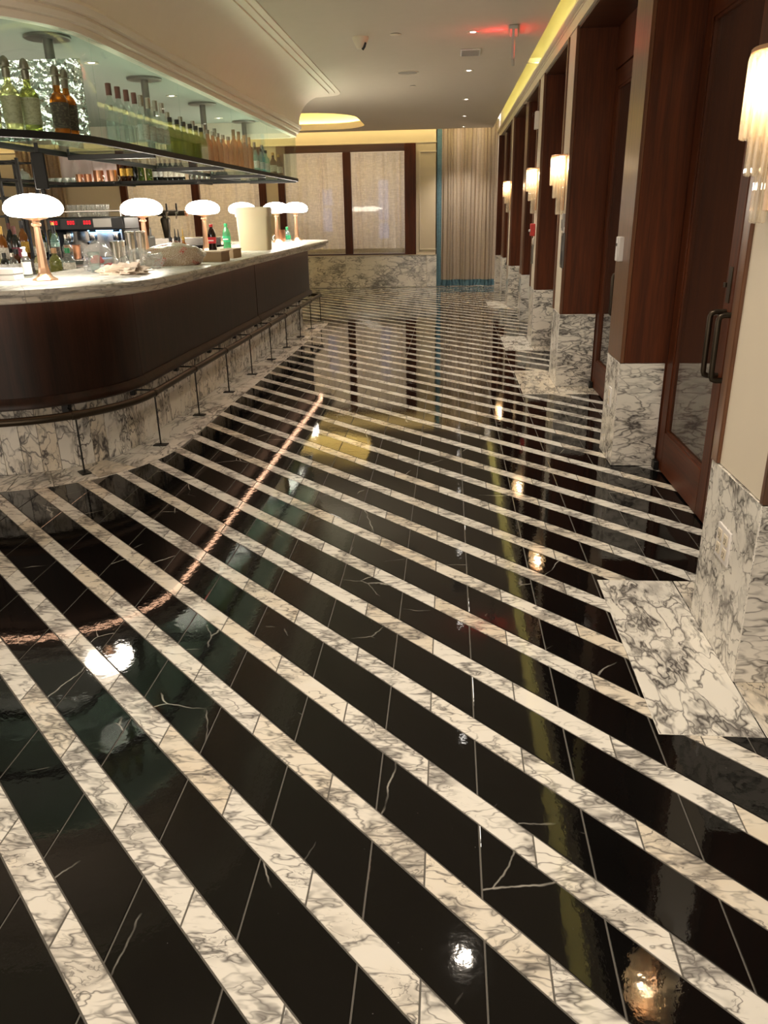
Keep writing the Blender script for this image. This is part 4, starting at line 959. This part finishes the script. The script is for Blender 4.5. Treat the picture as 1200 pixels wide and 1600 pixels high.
x, y, z = top(206, 421); t = soft('plastic_bag', 'crumpled clear plastic bag lying between the standing bag and the netted bag', 'bag', (x + .04, y + .10, z), blob(.13, .08, .11, 7, .5, 2.6), 'film')
obj('tied_neck', blob(.03, .03, .05, 2, .5, 3, 2), 'film', t, (-.10, 0, .10))
x, y, z = top(262, 416); t = soft('netted_bag', 'plump netted bag with tan contents and red patches on the bar edge', 'bag', (x, y + .13, z), blob(.21, .115, .15, 5, .16, 1.8), 'net', 'net', .25)
obj('gathered_end', blob(.04, .05, .05, 9, .3, 3, 2), 'film', t, (.20, 0, .06))
x, y, z = top(188, 430); t = soft('bar_towel', 'crumpled beige towel in front of the clear plastic bags', 'towel', (x, y + .06, z), blob(.12, .06, .055, 13, .75, 3.0), 'towel', 'cloth'); obj('fold', blob(.06, .035, .04, 15, .7, 3.2, 3), 'towel', t, (-.07, -.02, 0))
x, y, z = top(163, 421); t = thing('plastic_cup', 'clear plastic cup beside the standing plastic bag', 'cup', (x + .06, y - .27, z)); obj('body', MB().lathe([(.028, 0), (.029, .003), (.040, .125), (.038, .125), (.028, .006), (0, .005)], 16), GL['clear'], t); obj('rim', MB().lathe([(.039, .122), (.043, .125), (.039, .128)], 16), GL['clear'], t)
for (px, py), lb, sc in (((180, 406), 'shorter steel mixing tin behind the plastic bags', 1.2), ((189, 405), 'second short steel mixing tin behind the plastic bags', 1.2), ((205, 404), 'tall steel mixing tin behind the crumpled plastic bag', 1.65), ((222, 403), 'tall steel mixing tin right of its twin by the lamp stem', 1.65)):
    p = at(px, 390, Y=5.85 + (.08 if px in (189, 222) else 0)); tin((p.x, p.y, 1.0803), lb, None, 1.0).scale = (.78, .78, sc * 1.25)
# boxes
for (pa, pb, py, d_, h_, lb) in ((303, 345, 410, .20, .066, 'flat cardboard box lying on the bar before the cola bottle'), (347, 365, 404, .22, .062, 'second flat cardboard box on the bar before the green bottle')):
    a, b = at(pa, py, Z=1.0803), at(pb, py, Z=1.0803); w_ = (b.x - a.x) / 2
    t = thing('cardboard_box', lb, 'box', ((a.x + b.x) / 2, a.y + d_ / 2, 1.0803), -.05); obj('carton', MB().box(-w_, w_, -d_ / 2, d_ / 2, 0, h_, .002), 'cardboard', t); obj('lid', MB().box(-w_ - .003, w_ + .003, -d_ / 2 - .003, d_ / 2 + .003, h_ + .0005, h_ + .012, .002), 'cardlid', t)
M['cola'] = plain('dark_cola', (.018, .007, .005), .12); GL['cola'] = M['cola']; GL['lime'] = thin_glass('green_soda_plastic', (.22, .62, .34), 1.3, .35)
p = at(333, 392, Y=7.62); x, y, z = p.x, p.y, 1.0803; t = bottle('soda', (x, y, z), 'cola bottle with red cap and red label on the bar', 'cola', 'red', 'red', sc=1.12)
obj('label_mark', MB().lathe([(.0345, .094), (.0350, .098), (.0352, .103)], 8, a0=PI * 1.2, a1=PI * 1.7), 'whitep', t)
p = at(356, 393, Y=7.95); x, y, z = p.x, p.y, 1.0803; t = bottle('soda', (x, y, z), 'green soda bottle with green cap and label on the bar', 'lime', 'green', 'green', sc=1.12)
obj('label_mark', MB().lathe([(.0345, .094), (.0350, .098), (.0352, .103)], 8, a0=PI * 1.2, a1=PI * 1.7), 'whitep', t)
# storage bin
a, b = at(372, 392, Z=1.0803), at(421, 391, Z=1.0803); hb = at(395, 325, Y=a.y).z - 1.0803; hw = (b.x - a.x) / 2
t = thing('storage_bin', 'tall cream translucent plastic storage bin on the bar', 'bin', ((a.x + b.x) / 2, a.y + .12, 1.0803), .05)
n = N('cream_polyethylene'); M['bin'] = n.fin(n.bsdf((.70, .60, .40), .4, Subsurface__Weight=.3, Subsurface__Radius=(.03, .02, .01), Subsurface__Scale=.5))
def rr_(k): return [(x_, y_) for x_, y_ in rrect(-hw * k, hw * k, -.12 * k, .12 * k, .02, 4)]
obj('tub', MB().loft([[(*q, 0) for q in rr_(.93)], [(*q, hb * .80) for q in rr_(1.0)], [(*q, hb * .80) for q in rr_(1.05)], [(*q, hb) for q in rr_(1.08)], [(*q, hb) for q in rr_(1.03)], [(*q, hb * .78) for q in rr_(.97)], [(*q, .01) for q in rr_(.9)]], False, True).add([(*q, 0) for q in rr_(.93)], [list(range(len(rr_(.93))))]).add([(*q, .01) for q in rr_(.9)], [list(range(len(rr_(.9))))]), 'bin', t)
obj('lid', MB().loft([[(*q, hb + .001) for q in rr_(1.09)], [(*q, hb + .010) for q in rr_(1.09)]], False, True).add([(*q, hb + .010) for q in rr_(1.09)], [list(range(len(rr_(1))))]), 'bin', t)
p = at(438, 373, Y=10.35); cup((p.x, p.y, 1.0803), 'copper mug with a dark handle between the last two lamps', None, mugm, M['copper'], 1.5, PI + .3, 'copper_mug', 'mug')
p = at(449, 371, Y=10.5); bottle('flask', (p.x, p.y, 1.0803), 'small green topped bottle right behind the copper mug on the bar', 'aqua', 'green', 'green', sc=1.2)
for i, (px, py, c) in enumerate(((268, 388, 'black'), (276, 385, 'black'), (281, 389, 'black'), (288, 386, 'gold'))):
    p = at(px, 390, Y=7.0 + (py - 385) * -.04); bottle('dash', (p.x, p.y, 1.0803), '%s bitters bottle with a thin spout behind the netted bag' % ORD[i], 'brown' if i < 3 else 'amber', c, 'cream' if i == 3 else 'dark', 'bitters bottles behind the netted bag', 1.15)
x, y, z = top(42, 434); t = thing('spray_bottle', 'clear spray bottle with white pump beside the largest lamp', 'bottle', (x, y + .02, z))
obj('bottle_body', MB().lathe([(0, 0), (.026, .001), (.028, .006), (.028, .10), (.022, .115), (.014, .122), (.014, .128)], 16), GL['clear'], t); obj('label', MB().lathe([(.0287, .02), (.0287, .09)], 16), 'whitep', t)
obj('pump', MB().lathe([(0, .125), (.016, .125), (.016, .145), (.009, .150), (.009, .165), (.012, .168), (.012, .178), (0, .180)], 14).box(-.006, .006, -.03, 0, .168, .176, .001), 'whitep', t)
x, y, z = top(10, 439); t = thing('napkin_holder', 'white box of paper napkins at the left edge of the bar', 'box', (x, y + .06, z))
obj('tray', MB().box(-.10, .05, -.055, .055, 0, .030, .003), 'whitep', t); obj('napkins', MB().box(-.096, .046, -.051, .051, .0305, .036, .001), 'grey', t); obj('cover', MB().box(-.10, .05, -.055, .055, .0365, .068, .003), 'whitep', t)
for i, px in enumerate((2, 11, 23)):
    x, y, z = top(px, 425); bottle('flask', (x, y, z), '%s small corked bottle with a paper tag behind the napkin box' % ORD[i], ('pale', 'dark', 'clear')[i], ('silver', 'black', 'silver')[i], 'white', 'tagged bottles behind the napkin box', .85)
